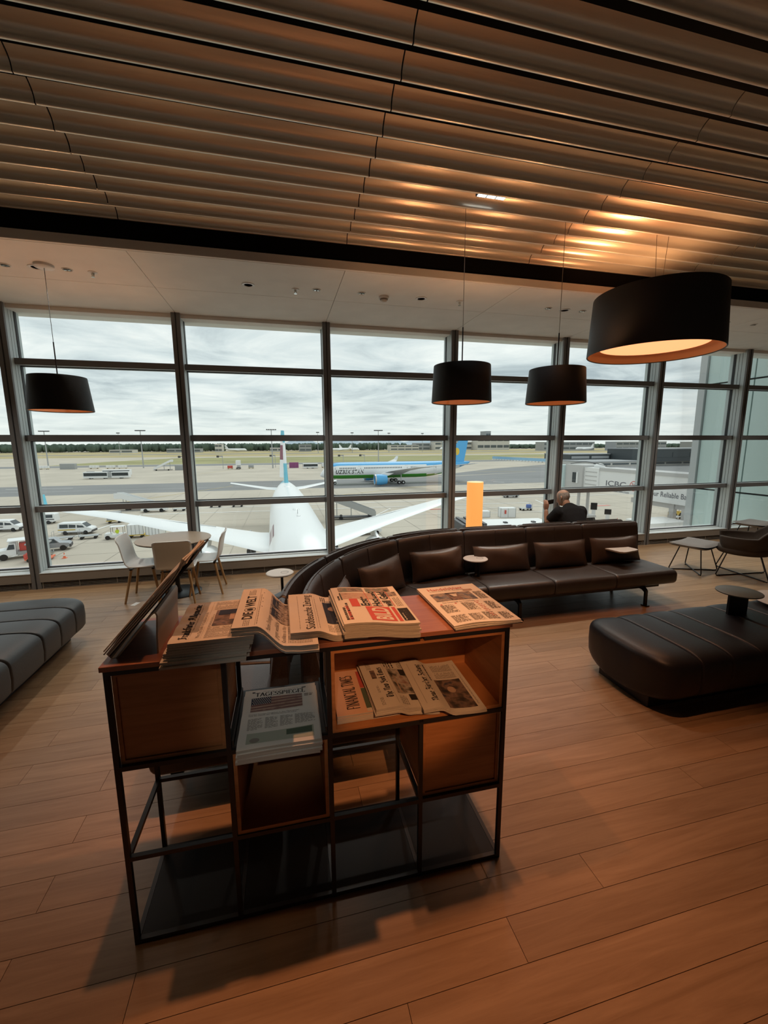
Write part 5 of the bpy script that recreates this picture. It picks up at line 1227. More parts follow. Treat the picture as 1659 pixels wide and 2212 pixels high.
# ---- vehicles
def wheels(t, xs, yw, r, parent=None):
    for x in xs:
        for s in (-1, 1): MB().cyl((x, s*yw-.12, r), (x, s*yw+.12, r), r, n=14).build('wheel', 'tyre', parent or t, smooth=50)
def side_body(name, prof, w, m, t, taper=.88, zt=1.0):
    """car-like body from a side outline; narrows above height zt"""
    b = MB(); n = len(prof)
    vs = []
    for s in (-1, 1):
        for x, z in prof: vs.append((x, s*w/2*(1 if z <= zt else 1-(1-taper)*min(1, (z-zt)/.7)), z))
    b.add(vs, [tuple(range(n-1, -1, -1)), tuple(range(n, 2*n))]+[(i, (i+1) % n, n+(i+1) % n, n+i) for i in range(n)])
    return b.build(name, m, t, smooth=25, bevel=.05)
def win(t, quads, w, m='vglass', name='side_window', zt=1.0, taper=.88):
    for q in quads:
        for s in (-1, 1):
            MB().add([(x, s*(w/2*(1 if z <= zt else 1-(1-taper)*min(1, (z-zt)/.7))+.012), z) for x, z in q], [(0, 1, 2, 3)]).build(name, m, t)
def van(lab, loc, rz, stripe=None, group='white vans on the apron'):
    t = thing('van', lab, 'van', (loc[0], loc[1], GZ), rz, group)
    side_body('body', [(-2.5, .45), (-2.5, 1.75), (-2.38, 1.95), (.75, 1.97), (1.05, 1.88), (1.75, 1.22), (2.38, 1.05), (2.5, .8), (2.5, .45), (1.95, .32), (-1.9, .32)], 1.95, 'vwhite', t)
    win(t, [((-2.2, 1.18), (-.95, 1.18), (-.95, 1.75), (-2.2, 1.75)), ((-.85, 1.18), (.15, 1.18), (.15, 1.75), (-.85, 1.75)), ((.35, 1.18), (1.45, 1.18), (.98, 1.72), (.35, 1.75))], 1.95)
    MB().add([(1.09, -.78, 1.86), (1.09, .78, 1.86), (1.77, .86, 1.24), (1.77, -.86, 1.24)], [(0, 1, 2, 3)]).build('windscreen', 'vglass', t)
    MB().box(2.30, 2.56, -.97, .97, .35, .72).build('bumper', 'darkm', t, bevel=.05); MB().box(-2.0, 1.6, -.985, .985, .34, .46).build('sill_strip', 'darkm', t)
    if stripe: win(t, [((-2.45, .80), (.1, .80), (.1, .95), (-2.45, .95))], 1.96, stripe, 'side_stripe')
    wheels(t, (1.55, -1.45), .86, .34)
van('white van with a yellow side stripe, first van right of the left mullion', (-33.4, 78.8), math.radians(-2), 'vyellow')
van('white van partly cut off by the left picture edge', (-46.5, 84.5), math.radians(-3), 'darkm')
van('white van standing behind the one at the left picture edge', (-44.2, 91.0), math.radians(178), 'darkm')
van('white van far off at the left beside the light mast', (-117, 235), 0)
def car(lab, loc, rz, m):
    t = thing('car', lab, 'car', (loc[0], loc[1], GZ), rz)
    side_body('body', [(-2.15, .4), (-2.2, .8), (-2.0, .98), (-1.5, 1.02), (-.9, 1.42), (.3, 1.45), (1.0, 1.02), (1.9, .88), (2.15, .7), (2.15, .35), (-2.0, .3)], 1.75, m, t, .82, .95)
    win(t, [((-1.35, 1.03), (-.3, 1.03), (-.3, 1.36), (-.92, 1.36)), ((-.2, 1.03), (.85, 1.03), (.3, 1.38), (-.2, 1.38))], 1.75, zt=.95, taper=.82)
    MB().add([(.34, -.66, 1.43), (.34, .66, 1.43), (1.0, .80, 1.03), (1.0, -.80, 1.03)], [(0, 1, 2, 3)]).build('windscreen', 'vglass', t)
    wheels(t, (1.35, -1.35), .78, .32)
car('grey car driving on the apron right of the glowing column', (60.6, 102.5), math.radians(178), 'vsilver')
car('white car with dark windows under the right wing', (13.3, 66.0), math.radians(190), 'vwhite')
def bus(lab, loc, rz, L=18, joint=True):
    t = thing('apron_bus', lab, 'bus', (loc[0], loc[1], GZ), rz)
    segs = ((-L/2, .6), (2.0, L/2)) if joint else ((-L/2, L/2),)
    for a, c in segs:
        o = MB().box(a, c, -1.3, 1.3, .35, 3.05).build('body', 'vwhite', t, bevel=.12)
        for s in (-1, 1): MB().box(a+.25, c-.25, s*1.305-.01, s*1.305+.01, 1.25, 2.65).build('window_band', 'vglass', o)
        for k in range(int((c-a)/1.8)):
            for s in (-1, 1): MB().box(a+1.2+1.8*k, a+1.27+1.8*k, s*1.32-.01, s*1.32+.01, 1.2, 2.7).build('window_post', 'darkm', o)
    if joint: MB().box(.55, 2.05, -1.25, 1.25, .4, 3.0).build('bellows', 'vgrey', t)
    MB().box(-L/2-.015, -L/2+.02, -1.15, 1.15, 1.2, 2.8).build('windscreen', 'vglass', t)
    wheels(t, (-L/2+2.6, -.8 if joint else L/2-3, L/2-3.4), 1.15, .48)
bus('long white articulated apron bus crossing the far apron', (-74.7, 209.2), math.radians(-1))
bus('second white apron bus mostly hidden behind the articulated one', (-76.4, 226), math.radians(-1), 12, False)
bus('white bus parked beyond the near airliner tail, right of the purple container', (17.5, 262), math.radians(4), 9, False)
def crate(name, lab, cat, loc, sx, sy, sz, rz, m, ribs=0, group=None, dolly=False, z0=0.):
    t = thing(name, lab, cat, (loc[0], loc[1], GZ), rz, group)
    zb = z0+(.55 if dolly else 0)
    MB().box(-sx/2, sx/2, -sy/2, sy/2, zb, zb+sz).build('container_body', m, t, bevel=.04)
    e = MB()
    for a in (-1, 1):
        for c in (-1, 1): e.box(a*sx/2-.04, a*sx/2+.04, c*sy/2-.04, c*sy/2+.04, zb, zb+sz+.02)
    e.build('corner_posts', 'galv', t)['kind'] = 'stuff'
    for k in range(ribs):
        x = -sx/2+sx*(k+1)/(ribs+1)
        for s in (-1, 1): MB().box(x-.03, x+.03, s*(sy/2+.02)-.01, s*(sy/2+.02)+.01, zb+.05, zb+sz-.05).build('rib', 'galv', t)
    if dolly:
        MB().box(-sx/2-.2, sx/2+.2, -sy/2, sy/2, .42, .54).build('dolly_deck', 'vyellow', t); MB().cyl((sx/2+.2, 0, .45), (sx/2+.5, 0, .42), .04, n=6).build('drawbar', 'darkm', t); wheels(t, (-sx*.35, sx*.35), sy*.42, .2)
    return t
def tug(lab, loc, rz, driver=True, canopy=True, m='vwhite'):
    t = thing('baggage_tractor', lab, 'tractor', (loc[0], loc[1], GZ), rz)
    side_body('chassis', [(-1.4, .3), (-1.4, .85), (-.2, .85), (-.1, .70), (.35, .70), (.45, 1.0), (1.35, .95), (1.4, .3)], 1.3, m, t)
    if canopy:
        c = MB()
        for x in (-1.2, .45):
            for s in (-1, 1): c.cyl((x, s*.58, .8), (x, s*.58, 1.95), .035, n=6)
        c.build('canopy_posts', 'darkm', t)['kind'] = 'stuff'; MB().box(-1.35, .6, -.68, .68, 1.93, 2.0).build('canopy_roof', m, t, bevel=.03)
    wheels(t, (-.9, .95), .58, .33)
    return t
tug('white canopied tractor with a hi-vis driver, pulling two silver containers', (-25.8, 72.9), math.radians(186))
dv = thing('person', 'driver in a yellow hi-vis vest sitting in the white canopied tractor', 'person', (-25.5, 72.9, GZ), math.radians(186))
b = MB(); b.loft([[(x*w, y*d, z) for x, y in ((.17, .10), (-.17, .10), (-.17, -.10), (.17, -.10))] for z, w, d in ((.85, .9, 1), (1.05, .95, 1), (1.3, 1.15, 1.05), (1.42, .7, .7), (1.46, .32, .5))]); b.ball((0, 0, 1.60), .10, .11, .13); b.build('body', 'skin', dv, smooth=60)
b = MB(); b.loft([[(x*w, y*d, z) for x, y in ((.18, .115), (-.18, .115), (-.18, -.115), (.18, -.115))] for z, w, d in ((.88, .92, 1), (1.05, .97, 1.02), (1.3, 1.16, 1.06), (1.42, .74, .74))]); b.tube([(.19, 0, 1.34), (.24, .10, 1.15), (.2, .3, 1.1)], .055, 8); b.tube([(-.19, 0, 1.34), (-.24, .10, 1.15), (-.2, .3, 1.1)], .055, 8); b.build('vest', 'hiviz', dv, smooth=60)
crate('cargo_container', 'silver air cargo container first behind the canopied tractor', 'container', (-22.9, 73.3), 2.2, 1.7, 1.6, math.radians(6), 'vwhite', 3, 'silver containers behind the tractor', True)
crate('cargo_container', 'silver air cargo container last behind the canopied tractor', 'container', (-19.8, 72.1), 2.2, 1.7, 1.6, math.radians(-20), 'vwhite', 3, 'silver containers behind the tractor', True)
crate('cargo_container', 'grey container on a yellow dolly beyond the left wing', 'container', (-31.2, 88.5), 2.2, 1.7, 1.5, math.radians(12), 'vgrey', 3, None, True)
def cone(lab, loc):
    t = thing('traffic_cone', lab, 'cone', (loc[0], loc[1], GZ)); MB().box(-.25, .25, -.25, .25, 0, .05).build('cone_base', 'vorange', t); MB().cyl((0, 0, .05), (0, 0, .75), .17, .03, 14).build('cone_body', 'vorange', t, smooth=50); MB().cyl((0, 0, .33), (0, 0, .50), .122, .084, 14).build('cone_band', 'paintw', t, smooth=50)
cone('orange traffic cone with a white band near the left mullion', (-28.0, 61.6)); cone('orange traffic cone standing right of the two black sign boards', (60.5, 64.5))
def truck():
    t = thing('service_truck', 'white and red airport service truck with a canopy, yellow bumper and ladder', 'truck', (-34.0, 63.6, GZ), math.radians(205))
    side_body('cab', [(.2, .5), (.2, 2.1), (.9, 2.1), (1.2, 1.35), (2.2, 1.2), (2.4, .9), (2.4, .5)], 2.1, 'vwhite', t, .9, 1.3)
    win(t, [((.35, 1.35), (1.12, 1.35), (.85, 1.98), (.35, 1.98))], 2.1, zt=1.3, taper=.9); MB().add([(.93, -.9, 2.05), (.93, .9, 2.05), (1.2, .98, 1.4), (1.2, -.98, 1.4)], [(0, 1, 2, 3)]).build('windscreen', 'vglass', t)
    MB().box(2.3, 2.55, -1.05, 1.05, .4, .75).build('bumper', 'vyellow', t, bevel=.04); MB().box(2.35, 2.45, -.7, .7, .78, 1.15).build('grille', 'vgrey', t)
    MB().box(-2.6, 1.0, -1.15, 1.15, 2.35, 2.47).build('canopy_roof', 'vwhite', t, bevel=.04); MB().box(-2.5, .15, -1.05, 1.05, .5, .95).build('flat_bed', 'vgrey', t); MB().box(-1.0, -.1, -.6, .6, .95, 2.0).build('red_tank', 'vred', t, bevel=.08); MB().box(-2.1, -1.2, -.8, .8, .95, 1.7).build('pump_unit', 'vgrey', t, bevel=.05)
    b = MB()
    for x in (-2.5, .1):
        for s in (-1, 1): b.cyl((x, s*1.05, .9), (x, s*1.05, 2.35), .04, n=6)
    b.build('canopy_posts', 'galv', t)['kind'] = 'stuff'
    ld = MB(); ld.box(-3.6, -3.5, -.5, .5, .2, .4)
    for s in (-.4, .4): ld.cyl((-2.6, s, 1.0), (-3.5, s, .1), .04, n=6)
    for k in range(5): ld.cyl((-2.7-.18*k, -.4, .9-.18*k), (-2.7-.18*k, .4, .9-.18*k), .025, n=6)
    ld.build('ladder', 'galv', t)['kind'] = 'stuff'
    wheels(t, (1.5, -1.5), .95, .42)
truck()
lt = thing('lift_platform', 'low orange and red lift platform in front of the service truck', 'lift', (-30.6, 61.4, GZ), math.radians(10)); MB().box(-1.4, 1.4, -.8, .8, .25, .4).build('deck', 'vorange', lt); MB().box(-1.5, -1.2, -.7, .7, .4, 1.0).build('motor_box', 'vred', lt, bevel=.05); b = MB()
for s in (-.6, .6): b.cyl((-.4, s, .4), (.9, s, 2.2), .05, n=6); b.cyl((.9, s, .4), (-.4, s, 2.2), .05, n=6)
b.build('scissor_arms', 'galv', lt)['kind'] = 'stuff'; MB().box(-1.2, 1.2, -.8, .8, 2.2, 2.35).build('platform', 'vgrey', lt); wheels(lt, (-1, 1), .7, .22)
pk = thing('pickup', 'silver pickup half hidden by the left mullion', 'truck', (-31.9, 66.9, GZ), math.radians(15))
side_body('body', [(-2.4, .45), (-2.4, 1.1), (-.4, 1.1), (-.3, 1.75), (.6, 1.78), (1.2, 1.15), (2.2, 1.05), (2.4, .8), (2.4, .45)], 1.8, 'vsilver', pk); win(pk, [((-.2, 1.15), (1.0, 1.15), (.55, 1.68), (-.2, 1.68))], 1.8); MB().box(2.2, 2.45, -.9, .9, .4, .85).build('bumper', 'darkm', pk, bevel=.05); wheels(pk, (1.5, -1.5), .8, .38)
def dolly(lab, loc, rz, m='galv', group='empty baggage dollies', frame=False, cover=None):
    t = thing('baggage_dolly', lab, 'dolly', (loc[0], loc[1], GZ), rz, group)
    MB().box(-1.3, 1.3, -.7, .7, .42, .52).build('deck', m, t); MB().cyl((1.3, 0, .45), (1.75, 0, .40), .04, n=6).build('drawbar', 'darkm', t); wheels(t, (-.9, .9), .6, .22)
    b = MB()
    for x in ((-1.25, 1.25) if frame else (-1.25,)):
        for s in (-.65, .65): b.cyl((x, s, .5), (x, s, 1.5), .03, n=6)
        b.cyl((x, -.65, 1.5), (x, .65, 1.5), .03, n=6)
    b.build('end_rail', 'galv', t)['kind'] = 'stuff'
    if cover: MB().box(-1.2, -.3, -.5, .5, .52, 1.3).build('load', cover, t, bevel=.15)
dolly('empty flat dolly just behind the silver pickup', (-33.3, 73.6), .2); dolly('empty flat dolly trailing on the white line beyond the silver pickup', (-30.0, 74.2), .22)
dolly('flat dolly beyond the left wing, right of the white tow truck', (-22.5, 101), 0); dolly('railed dolly left of the near airliner, next to the wing', (-15.4, 104.5), 0, frame=True); dolly('railed dolly nearest the near airliner fuselage', (-10.4, 104), 0, frame=True)
dolly('baggage dolly carrying a blue bundle, left of the seated man', (52.0, 81.4), math.radians(180), cover='vblue')
tw = thing('tow_truck', 'long low white tow truck standing beyond the left wing', 'truck', (-27.5, 101, GZ), math.radians(178)); side_body('body', [(-2.6, .4), (-2.6, .95), (-.2, 1.0), (0, 1.55), (.9, 1.55), (1.2, 1.0), (2.5, .9), (2.6, .4)], 1.9, 'vwhite', tw); win(tw, [((.08, 1.05), (.95, 1.05), (.85, 1.48), (.12, 1.48))], 1.9); wheels(tw, (1.6, -1.6), .85, .42)
def stairs(lab, loc, rz, h=4.2, L=6.5, w=2.0, body=True, vehicle=True):
    t = thing('passenger_stairs', lab, 'stairs', (loc[0], loc[1], GZ), rz)
    b = MB(); n = 16
    for k in range(n): b.box(-L/2+L*k/n, -L/2+L*(k+1.3)/n, -w/2, w/2, .6+(h-.6)*k/n, .68+(h-.6)*k/n)
    b.build('steps', 'galv', t)['kind'] = 'stuff'
    for s in (-1, 1):
        MB().prism([(-L/2, .4), (L/2, h-.25), (L/2+1.4, h-.25), (L/2+1.4, h+1.0), (L/2, h+1.0), (-L/2, 1.6)], 'y', s*w/2-.03, s*w/2+.03).build('side_panel', 'vwhite' if body else 'galv', t)
    MB().box(L/2, L/2+1.4, -w/2, w/2, h-.1, h).build('landing', 'galv', t)
    b = MB()
    for x in (L*.1, L*.45):
        for s in (-1, 1): b.cyl((x, s*w*.4, .5), (x, s*w*.4, .6+(h-.6)*(x+L/2)/L), .07, n=6)
        b.cyl((x, -w*.4, .6), (x, w*.4, h*.5), .05, n=6)
    b.build('support_struts', 'galv', t)['kind'] = 'stuff'
    MB().box(-L/2, L/2+.8, -.9, .9, .35, .6).build('chassis', 'darkm', t); wheels(t, (-L*.35, L*.35), .85, .38)
    return t
stairs('white passenger stairs on the far apron, right of the articulated bus', (-66.5, 266), math.radians(8), 5.2, 9)
stairs('galvanised passenger stairs beyond the right wing root', (13.8, 80.5), math.radians(172), 3.8, 8, body=False)
stairs('white boarding ramp beyond the left wing', (-31.5, 105), math.radians(178), 3.0, 7)
ct = thing('catering_truck', 'tall white high-lift truck seen head-on on the far apron', 'truck', (-25.0, 268, GZ), math.radians(90)); MB().box(-3, 2.4, -1.25, 1.25, 2.4, 5.2).build('lift_body', 'vwhite', ct, bevel=.05); MB().box(-3, 3.2, -1.1, 1.1, .5, 1.0).build('chassis', 'darkm', ct); MB().box(1.8, 3.6, -1.15, 1.15, .9, 2.3).build('cab', 'vwhite', ct, bevel=.1); wheels(ct, (-2, 2.4), 1.0, .48); MB().box(3.58, 3.62, -1, 1, 1.4, 2.1).build('windscreen', 'vglass', ct)
crate('cargo_container', 'purple container on the far apron beside the airliner tail', 'container', (7.9, 272), 5.6, 3, 3.4, 0, 'vpurple', 5)
crate('cargo_shelter', 'grey shelter box right of the far white stairs', 'shelter', (-57.2, 268), 5.5, 3, 3.0, 0, 'vgrey', 4); crate('cargo_shelter', 'grey shelter box beside the left light mast', 'shelter', (-128, 300), 8, 3, 3.4, 0, 'vgrey', 5)
for i, (x, y, lab) in enumerate(((-142, 302, 'first small white cart left of the far grey shelter'), (-114, 300, 'small white cart right of the far grey shelter'), (-104, 298, 'second small white cart right of the far grey shelter'), (-97, 297, 'third small white cart right of the far grey shelter'))): crate('equipment_cart', lab, 'cart', (x, y), 5, 2, 1.6, .1*i, 'vwhite', 2, 'small carts around the far shelter', True)
for x, y, m, lab in ((-30, 270, 'vred', 'small red vehicle left of the high-lift truck'), (-18, 272, 'vgrey', 'small grey vehicle right of the high-lift truck'), (-50, 262, 'galv', 'small dark generator right of the far grey shelter box'), (-90, 232, 'darkm', 'small dark van-like cart left end of the articulated bus')): crate('ground_unit', lab, 'equipment', (x, y), 3.0, 1.8, 1.5, .1, m, 1, None, True)
for x, y, lab in ((1.2, 268, 'white equipment cart just left of the airliner tail fin'), (20.8, 268, 'white equipment cart right of the purple container'), (26.6, 268, 'second white equipment cart right of the purple container')): crate('equipment_cart', lab, 'cart', (x, y), 3.2, 2, 2.2, .1, 'vwhite', 2, None, True)
ex = crate('equipment_cabinet', 'white metal cabinet with a red extinguisher, right of the glowing column', 'cabinet', (43.6, 74.8), 3.0, 1.6, 1.9, -.2, 'vwhite', 1); MB().cyl((-.6, -.95, .8), (-.6, -.95, 1.5), .16, n=10).build('fire_extinguisher', 'vred', ex, smooth=50)
ex = crate('equipment_cabinet', 'white metal cabinet with a red extinguisher, close beside the glowing column', 'cabinet', (38.8, 76.5), 3.2, 1.6, 1.2, -.2, 'vwhite', 1); MB().cyl((-.6, -.95, .8), (-.6, -.95, 1.5), .16, n=10).build('fire_extinguisher', 'vred', ex, smooth=50)
tug('yellow baggage tractor beside the right-hand building corner', (76.5, 67.0), math.radians(20), m='vyellow'); dolly('low dolly right of the boarding bridge pillar', (73.4, 64.2), .3)
for (x, y, z, w, h, lab) in ((58.6, 68.5, 1.8, 1.15, 1.35, 'taller black sign board on a white post, right of the seated man'), (60.2, 66.6, 1.1, 1.15, 1.0, 'lower black sign board on a post, right of the taller one')):
    t = thing('sign_board', lab, 'sign', (x, y, GZ), math.radians(-40)); MB().box(-w/2, w/2, -.12, .12, z, z+h).build('board', 'tyre', t, bevel=.04); MB().box(-w*.3, w*.3, -.1, .1, 0, z).build('post', 'vwhite', t)

# ---- light masts, guidance signs
def mast(lab, x, y, h=23.5, group='light masts across the apron'):
    t = thing('light_mast', lab, 'light mast', (x, y, GZ), 0, group)
    MB().cyl((0, 0, 0), (0, 0, h), .42, .22, 10).build('pole', 'galv', t, smooth=60); MB().box(-2.6, 2.6, -.12, .12, h-.2, h).build('crossbar', 'galv', t)
    for k in range(6): MB().box(-2.7+1.04*k-.3, -2.7+1.04*k+.5, -.5, .5, h-.15, h+.45).build('floodlight', 'darkm', t)
mast('light mast at the far left, behind the grey shelter', -147, 318); mast('light mast beside the far white stairs', -86, 300); mast('light mast just left of the near airliner tail fin', -5.0, 272); mast('light mast behind the taxiing airliner', 65, 282)
for x, y, lab in ((-250, 760, 'thin distant mast at the left under the treeline'), (60, 700, 'thin distant mast left of the middle mullion'), (120, 720, 'first thin distant mast behind the taxiing airliner'), (190, 740, 'second thin distant mast behind the taxiing airliner'), (260, 760, 'third thin distant mast behind the taxiing airliner')):
    t = thing('light_mast', lab, 'light mast', (x, y, GZ), 0, 'thin distant masts'); MB().cyl((0, 0, 0), (0, 0, 34), .45, .25, 6).build('pole', 'galv', t); MB().box(-2.5, 2.5, -.3, .3, 33, 34.4).build('floodlight', 'darkm', t)
for x, y, lab in ((-56.5, 276, 'first stand guidance sign, by the second mullion from the left'), (-34.5, 274, 'second stand guidance sign, right of the second mullion'), (38.5, 266, 'third stand guidance sign, right of the middle mullion'), (52.5, 268, 'fourth stand guidance sign, left of the mast behind the taxiing airliner'), (-3.5, 280, 'stand guidance sign close to the near airliner tail fin')):
    t = thing('guidance_sign', lab, 'sign', (x, y, GZ), 0, 'stand guidance signs on poles'); MB().cyl((0, 0, 0), (0, 0, 7.9), .16, n=8).build('pole', 'galv', t, smooth=60); MB().box(-3.1, .1, -.1, .1, 7.5, 7.8).build('arm', 'darkm', t); MB().box(-3.4, -2.0, -.3, .3, 6.9, 8.1).build('display_box', 'darkm', t); MB().box(-.9, .2, -.25, .25, 7.2, 8.0).build('display_box', 'vgrey', t)

# ---- boarding bridge at the right
M['jet'] = mat('bridge_panel_white', (.78, .78, .77), .5); M['jetgrey'] = mat('bridge_grey', (.50, .49, .48), .55); M['jetglass'] = mat('bridge_canopy', (.55, .66, .66), .35); M['jettxt'] = mat('bridge_lettering', (.16, .16, .18), .7); M['jetred'] = mat('bridge_logo_red', (.62, .16, .14), .7)
def bridge():
    t = thing('boarding_bridge', 'white boarding bridge with bank lettering reaching across the right panes', 'boarding bridge', (0, 0, 0))
    X0, X1, z0, z1 = 52.4, 55.6, -6.15, -2.15
    MB().box(X0, X1, 30, 60.5, z0+.25, z1-.5).build('tunnel', 'jet', t); MB().box(X0-.12, X1+.12, 30, 60.5, z1-.5, z1).build('tunnel_roof', 'jetgrey', t); MB().box(X0-.1, X1+.1, 30, 52, z0-.25, z0+.25).build('tunnel_sill', 'jet', t); MB().box(X0+.5, X1-.5, 36, 54, z0-1.0, z0-.3).build('underbeam', 'jetgrey', t)
    MB().box(X0-.18, X1+.18, 60.5, 64.0, z0+.1, z1-.1).build('louvre_section', 'jet', t)
    for j in range(4):
        for k in range(9): MB().box(X0-.22, X0-.17, 60.9+.32*k, 61.1+.32*k, z0+.9+.72*j, z0+1.1+.72*j).build('louvre', 'jetgrey', t)
    cab = MB(); cab.box(X0-.6, X1+.6, 64.0, 68.6, z0-.1, z1+.25); c = cab.build('cab', 'jetgrey', t)
    MB().box(X0-.75, X0-.58, 65.1, 66.4, z0+1.1, z0+2.9).build('cab_window', 'vglass', c); MB().box(X0-.8, X0-.55, 65.0, 65.3, z0+1.0, z0+3.0).build('cab_frame', 'jet', c)
    for k in range(7): MB().box(X0-1.0-.06*(k % 2), X1+.8, 68.6+.28*k, 68.84+.28*k, z0-.1, z1+.1).build('bellows_fold', 'jetglass', c)
    MB().ball(((X0+X1)/2, 62.5, z1+.1), .9, .9, .5, 14, 6).build('beacon_dome', 'jet', t, smooth=60)
    b = MB(); b.tube([(X0, 68, z1+.4), (X0, 64, z1+.9), (X0, 59, z1+.4)], .06, 6); b.build('roof_rail', 'darkm', t)
    for y in (44.5, 46.4): MB().box(X0+.3, X0+.9, y, y+.7, GZ, z0-.3).build('support_column', 'jetgrey', t)
    b = MB(); b.box(X0-.2, X1+.2, 64.5, 67.5, GZ+1.1, GZ+1.5); b.cyl((X0+.6, 66, GZ+1.4), (X0+.6, 66, z0), .28, n=10); b.cyl((X1-.6, 66, GZ+1.4), (X1-.6, 66, z0), .28, n=10); b.build('drive_bogie', 'jetgrey', t)
    for s in (X0, X1):
        for y in (65.3, 66.7): MB().cyl((s-.25, y, GZ+.6), (s+.25, y, GZ+.6), .6, n=16).build('wheel', 'tyre', t, smooth=50)
    # lettering on the tunnel wall facing the lounge (reads towards the viewer)
    def tx(st, y, z, h, L, m='jettxt', name='lettering'):
        vs, fs, wd = text2d(st, 1, .01); MB().add([(X0-.02, y-vx*L/wd, z+vy*h/.7) for vx, vy in vs], fs).build(name, m, t)
    tx('ICBC', 58.9, z0+1.15, .85, 4.2); tx('www.icbc-ffm.com', 58.6, z0+.30, .32, 4.6); tx('Your Reliable Bank', 50.6, z0+.55, .72, 7.2)
    n = 24; yc, zc, r = 53.2, z0+1.55, .78; b = MB(); vs = []
    for i in range(n+1):
        a = 2*PI*i/n; vs += [(X0-.02, yc+q*math.cos(a), zc+q*math.sin(a)) for q in (r, r*.84)]
    b.add(vs, [(2*i, 2*i+1, 2*i+3, 2*i+2) for i in range(n)])
    for y0, y1, za, zb in ((-.42, -.10, .28, .40), (.10, .42, .28, .40), (-.42, -.10, -.40, -.28), (.10, .42, -.40, -.28), (-.22, -.10, -.4, .4), (.10, .22, -.4, .4), (-.42, -.1, -.06, .06), (.1, .42, -.06, .06)): b.add([(X0-.02, yc+p, zc+q) for p, q in ((y0, za), (y1, za), (y1, zb), (y0, zb))], [(0, 1, 2, 3)])
    b.build('bank_emblem', 'jetred', t)
bridge()
# nearer bridge roofs just above the sofa backs
t = thing('bridge_roof', 'pale roof of a nearer boarding bridge between the glowing column and the seated man', 'boarding bridge', (29, 43.5, GZ), math.radians(-8))
MB().box(-6.5, 1.5, -2, 2, 4.7, 5.4).build('roof_slab', 'jet', t); MB().box(-6.3, 1.3, -1.8, 1.8, 2.2, 4.7).build('tunnel', 'jetgrey', t)
for k in range(6): MB().box(-9.4+.48*k, -9.02+.48*k, -2.4, 2.4, 2.4, 5.6+.12*(k % 2)).build('bellows_fold', 'darkm', t)
for k in range(2): MB().box(-4+3.4*k, -3.6+3.4*k, -.9, -.4, 5.4, 5.55).build('roof_fitting', 'darkm', t)
for x in (-5, .3): MB().box(x, x+.6, -.3, .3, 0, 2.2).build('support_column', 'jetgrey', t)
t = thing('bridge_roof', 'small white roof at the foot of the right-hand building corner', 'boarding bridge', (50.5, 45, GZ), 0)
MB().box(-5, 1.2, -2, 2, 3.7, 4.35).build('roof_slab', 'jet', t); MB().box(-4.8, 1.0, -1.8, 1.8, 0, 3.7).build('wall_block', 'jetgrey', t)

# ---- glazed building wing at the right, square to the windows
M['wing_glass'] = mat('wing_glass_panel', (.62, .78, .76), .12, spec=.6); M['wing_strip'] = mat('wing_corner_strip', (.55, .58, .59), .45)
def wingwall():
    t = tag(MB().box(10.72, 14.5, 6.95, 8.95, GZ, 4.6).build('wall_wing', 'wing_strip'), kind='structure')
    MB().box(10.58, 10.72, 8.80, 8.98, GZ, 4.6).build('corner_strip', 'wing_strip', t)
    pz = [3.40-1.32*k for k in range(-1, 13)]
    for a, b in ((6.95, 7.66), (7.69, 8.785)):
        for k in range(len(pz)-1):
            MB().box(10.64, 10.70, a, b, pz[k+1]+.02, min(pz[k]-.02, 4.6)).build('glass_panel', 'wing_glass', t)
    MB().box(10.70, 10.715, 6.95, 8.80, GZ, 4.6).build('joint_back', 'gasket', t)
wingwall()

# ---- far buildings, forest, hills
def block(name, lab, x0, x1, y, d, h, m, bands=1, group=None, rz=0, z0=0, wb='blband', extra=None, cat='building'):
    t = thing(name, lab, cat, ((x0+x1)/2, y, GZ), rz, group); w = x1-x0
    MB().box(-w/2, w/2, 0, d, z0, h).build('wall_block', m, t); MB().box(-w/2-.3, w/2+.3, -.3, d+.3, h, h+.5).build('roof', 'blgrey', t)
    for k in range(bands):
        a = z0+(h-z0)*(k+.35)/bands; c = z0+(h-z0)*(k+.75)/bands; n = max(2, int(w/14)); b = []
        for i in range(n): MB().box(-w/2+w*(i+.06)/n, -w/2+w*(i+.94)/n, -.2, 0, a, c).build('window', wb, t)
    return t
def bl(px0, px1, ptop, Y, *a): pass
block('terminal', 'dark-clad low terminal block on the right, nearest of the far buildings', 232, 330, 222, 40, 10.5, 'bldark', 1, z0=2.6, wb='bldark')
block('terminal', 'lower dark terminal wing left of the dark-clad block', 198, 231, 258, 30, 6.6, 'bldark', 1, z0=2.2, wb='blgrey')
block('ground_floor_building', 'pale ground floor under the dark terminal blocks', 190, 330, 226, 34, 2.6, 'blpale', 1)
hb = thing('hoarding', 'long pale blue site hoarding left of the dark terminal', 'hoarding', (191, 312, GZ), math.radians(-84)); MB().box(-38, 38, -.2, .2, .9, 3.2).build('blue_panel', 'hoard', hb)
for k in range(19): MB().box(-38+4*k, -36.2+4*k, -.5, .5, 0, .9).build('barrier_block', 'paintw', hb)
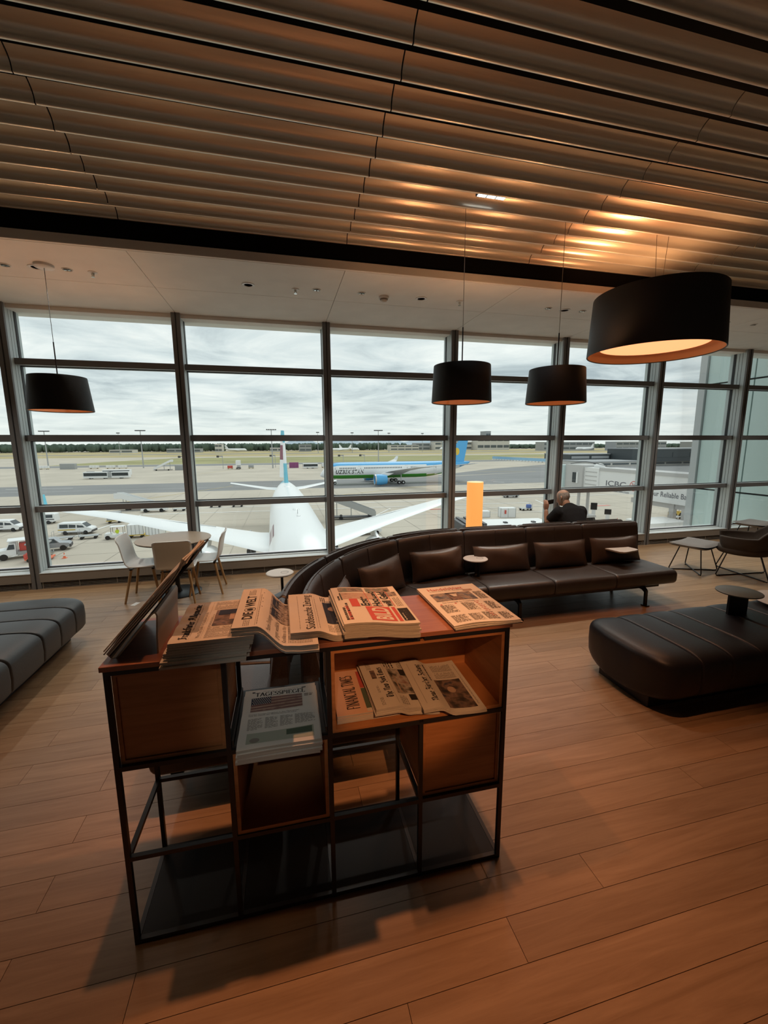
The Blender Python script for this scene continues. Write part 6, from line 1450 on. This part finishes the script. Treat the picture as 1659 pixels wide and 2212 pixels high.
farb = [(-300, -262, 860, 6, 'blpale', 'low white hall at the far left before the forest'), (-210, -150, 880, 7, 'blgrey', 'long low hall left of the tapered concrete tower'), (-125, -112, 890, 16, 'blpale', 'tapered pale concrete tower before the forest'), (-20, 10, 870, 8, 'blpale', 'low sand-coloured hall left of the second mullion'), (38, 62, 880, 14, 'blgrey', 'small greenish hall with a turret before the forest'),
        (235, 300, 900, 12, 'blpale', 'low pale cargo hall behind the light mast'), (303, 337, 930, 16, 'blgrey', 'grey hangar left of the pale terminal blocks'), (340, 430, 905, 19, 'blpale', 'sand-coloured terminal block with dark bands'), (352, 420, 940, 33, 'blgrey', 'tall grey terminal behind the sand-coloured block'), (432, 512, 880, 30, 'blpale', 'pale stepped terminal block with a tower, left of the blue tail'), (470, 482, 914, 43, 'blgrey', 'control-tower-like stair tower on the pale terminal'),
        (520, 640, 760, 17, 'blgrey', 'long grey pier right of the blue tail'), (640, 760, 700, 17, 'blgrey', 'second long grey pier behind the glowing column'), (760, 880, 640, 16, 'blgrey', 'third grey pier ending behind the seated man mullion'), (700, 780, 545, 14, 'blpale', 'pale far building above the dark terminal'), (800, 900, 500, 20, 'blgrey', 'grey far building at the right behind the wing corner'), (860, 930, 560, 26, 'bldark', 'dark far building above the boarding bridge')]
for x0, x1, y, h, m, lab in farb: block('far_building', lab, x0, x1, y, 30, h, m, 2 if h > 11 else 1)
fo = MB(); rr = random.Random(5)
for i in range(2600):
    x = rr.uniform(-1500, 1700); y = rr.uniform(985, 1120)+(60 if x > 450 else 0); h = rr.uniform(14, 17.5)*(.72 if x > 300 else 1); r = rr.uniform(4, 8)
    fo.ball((x, y, GZ+h*.55), r, r, h*.5, 7, 5)
tag(fo.build('forest', 'tree', smooth=60), 'dark green forest belt along the horizon', 'forest', None, 'stuff')
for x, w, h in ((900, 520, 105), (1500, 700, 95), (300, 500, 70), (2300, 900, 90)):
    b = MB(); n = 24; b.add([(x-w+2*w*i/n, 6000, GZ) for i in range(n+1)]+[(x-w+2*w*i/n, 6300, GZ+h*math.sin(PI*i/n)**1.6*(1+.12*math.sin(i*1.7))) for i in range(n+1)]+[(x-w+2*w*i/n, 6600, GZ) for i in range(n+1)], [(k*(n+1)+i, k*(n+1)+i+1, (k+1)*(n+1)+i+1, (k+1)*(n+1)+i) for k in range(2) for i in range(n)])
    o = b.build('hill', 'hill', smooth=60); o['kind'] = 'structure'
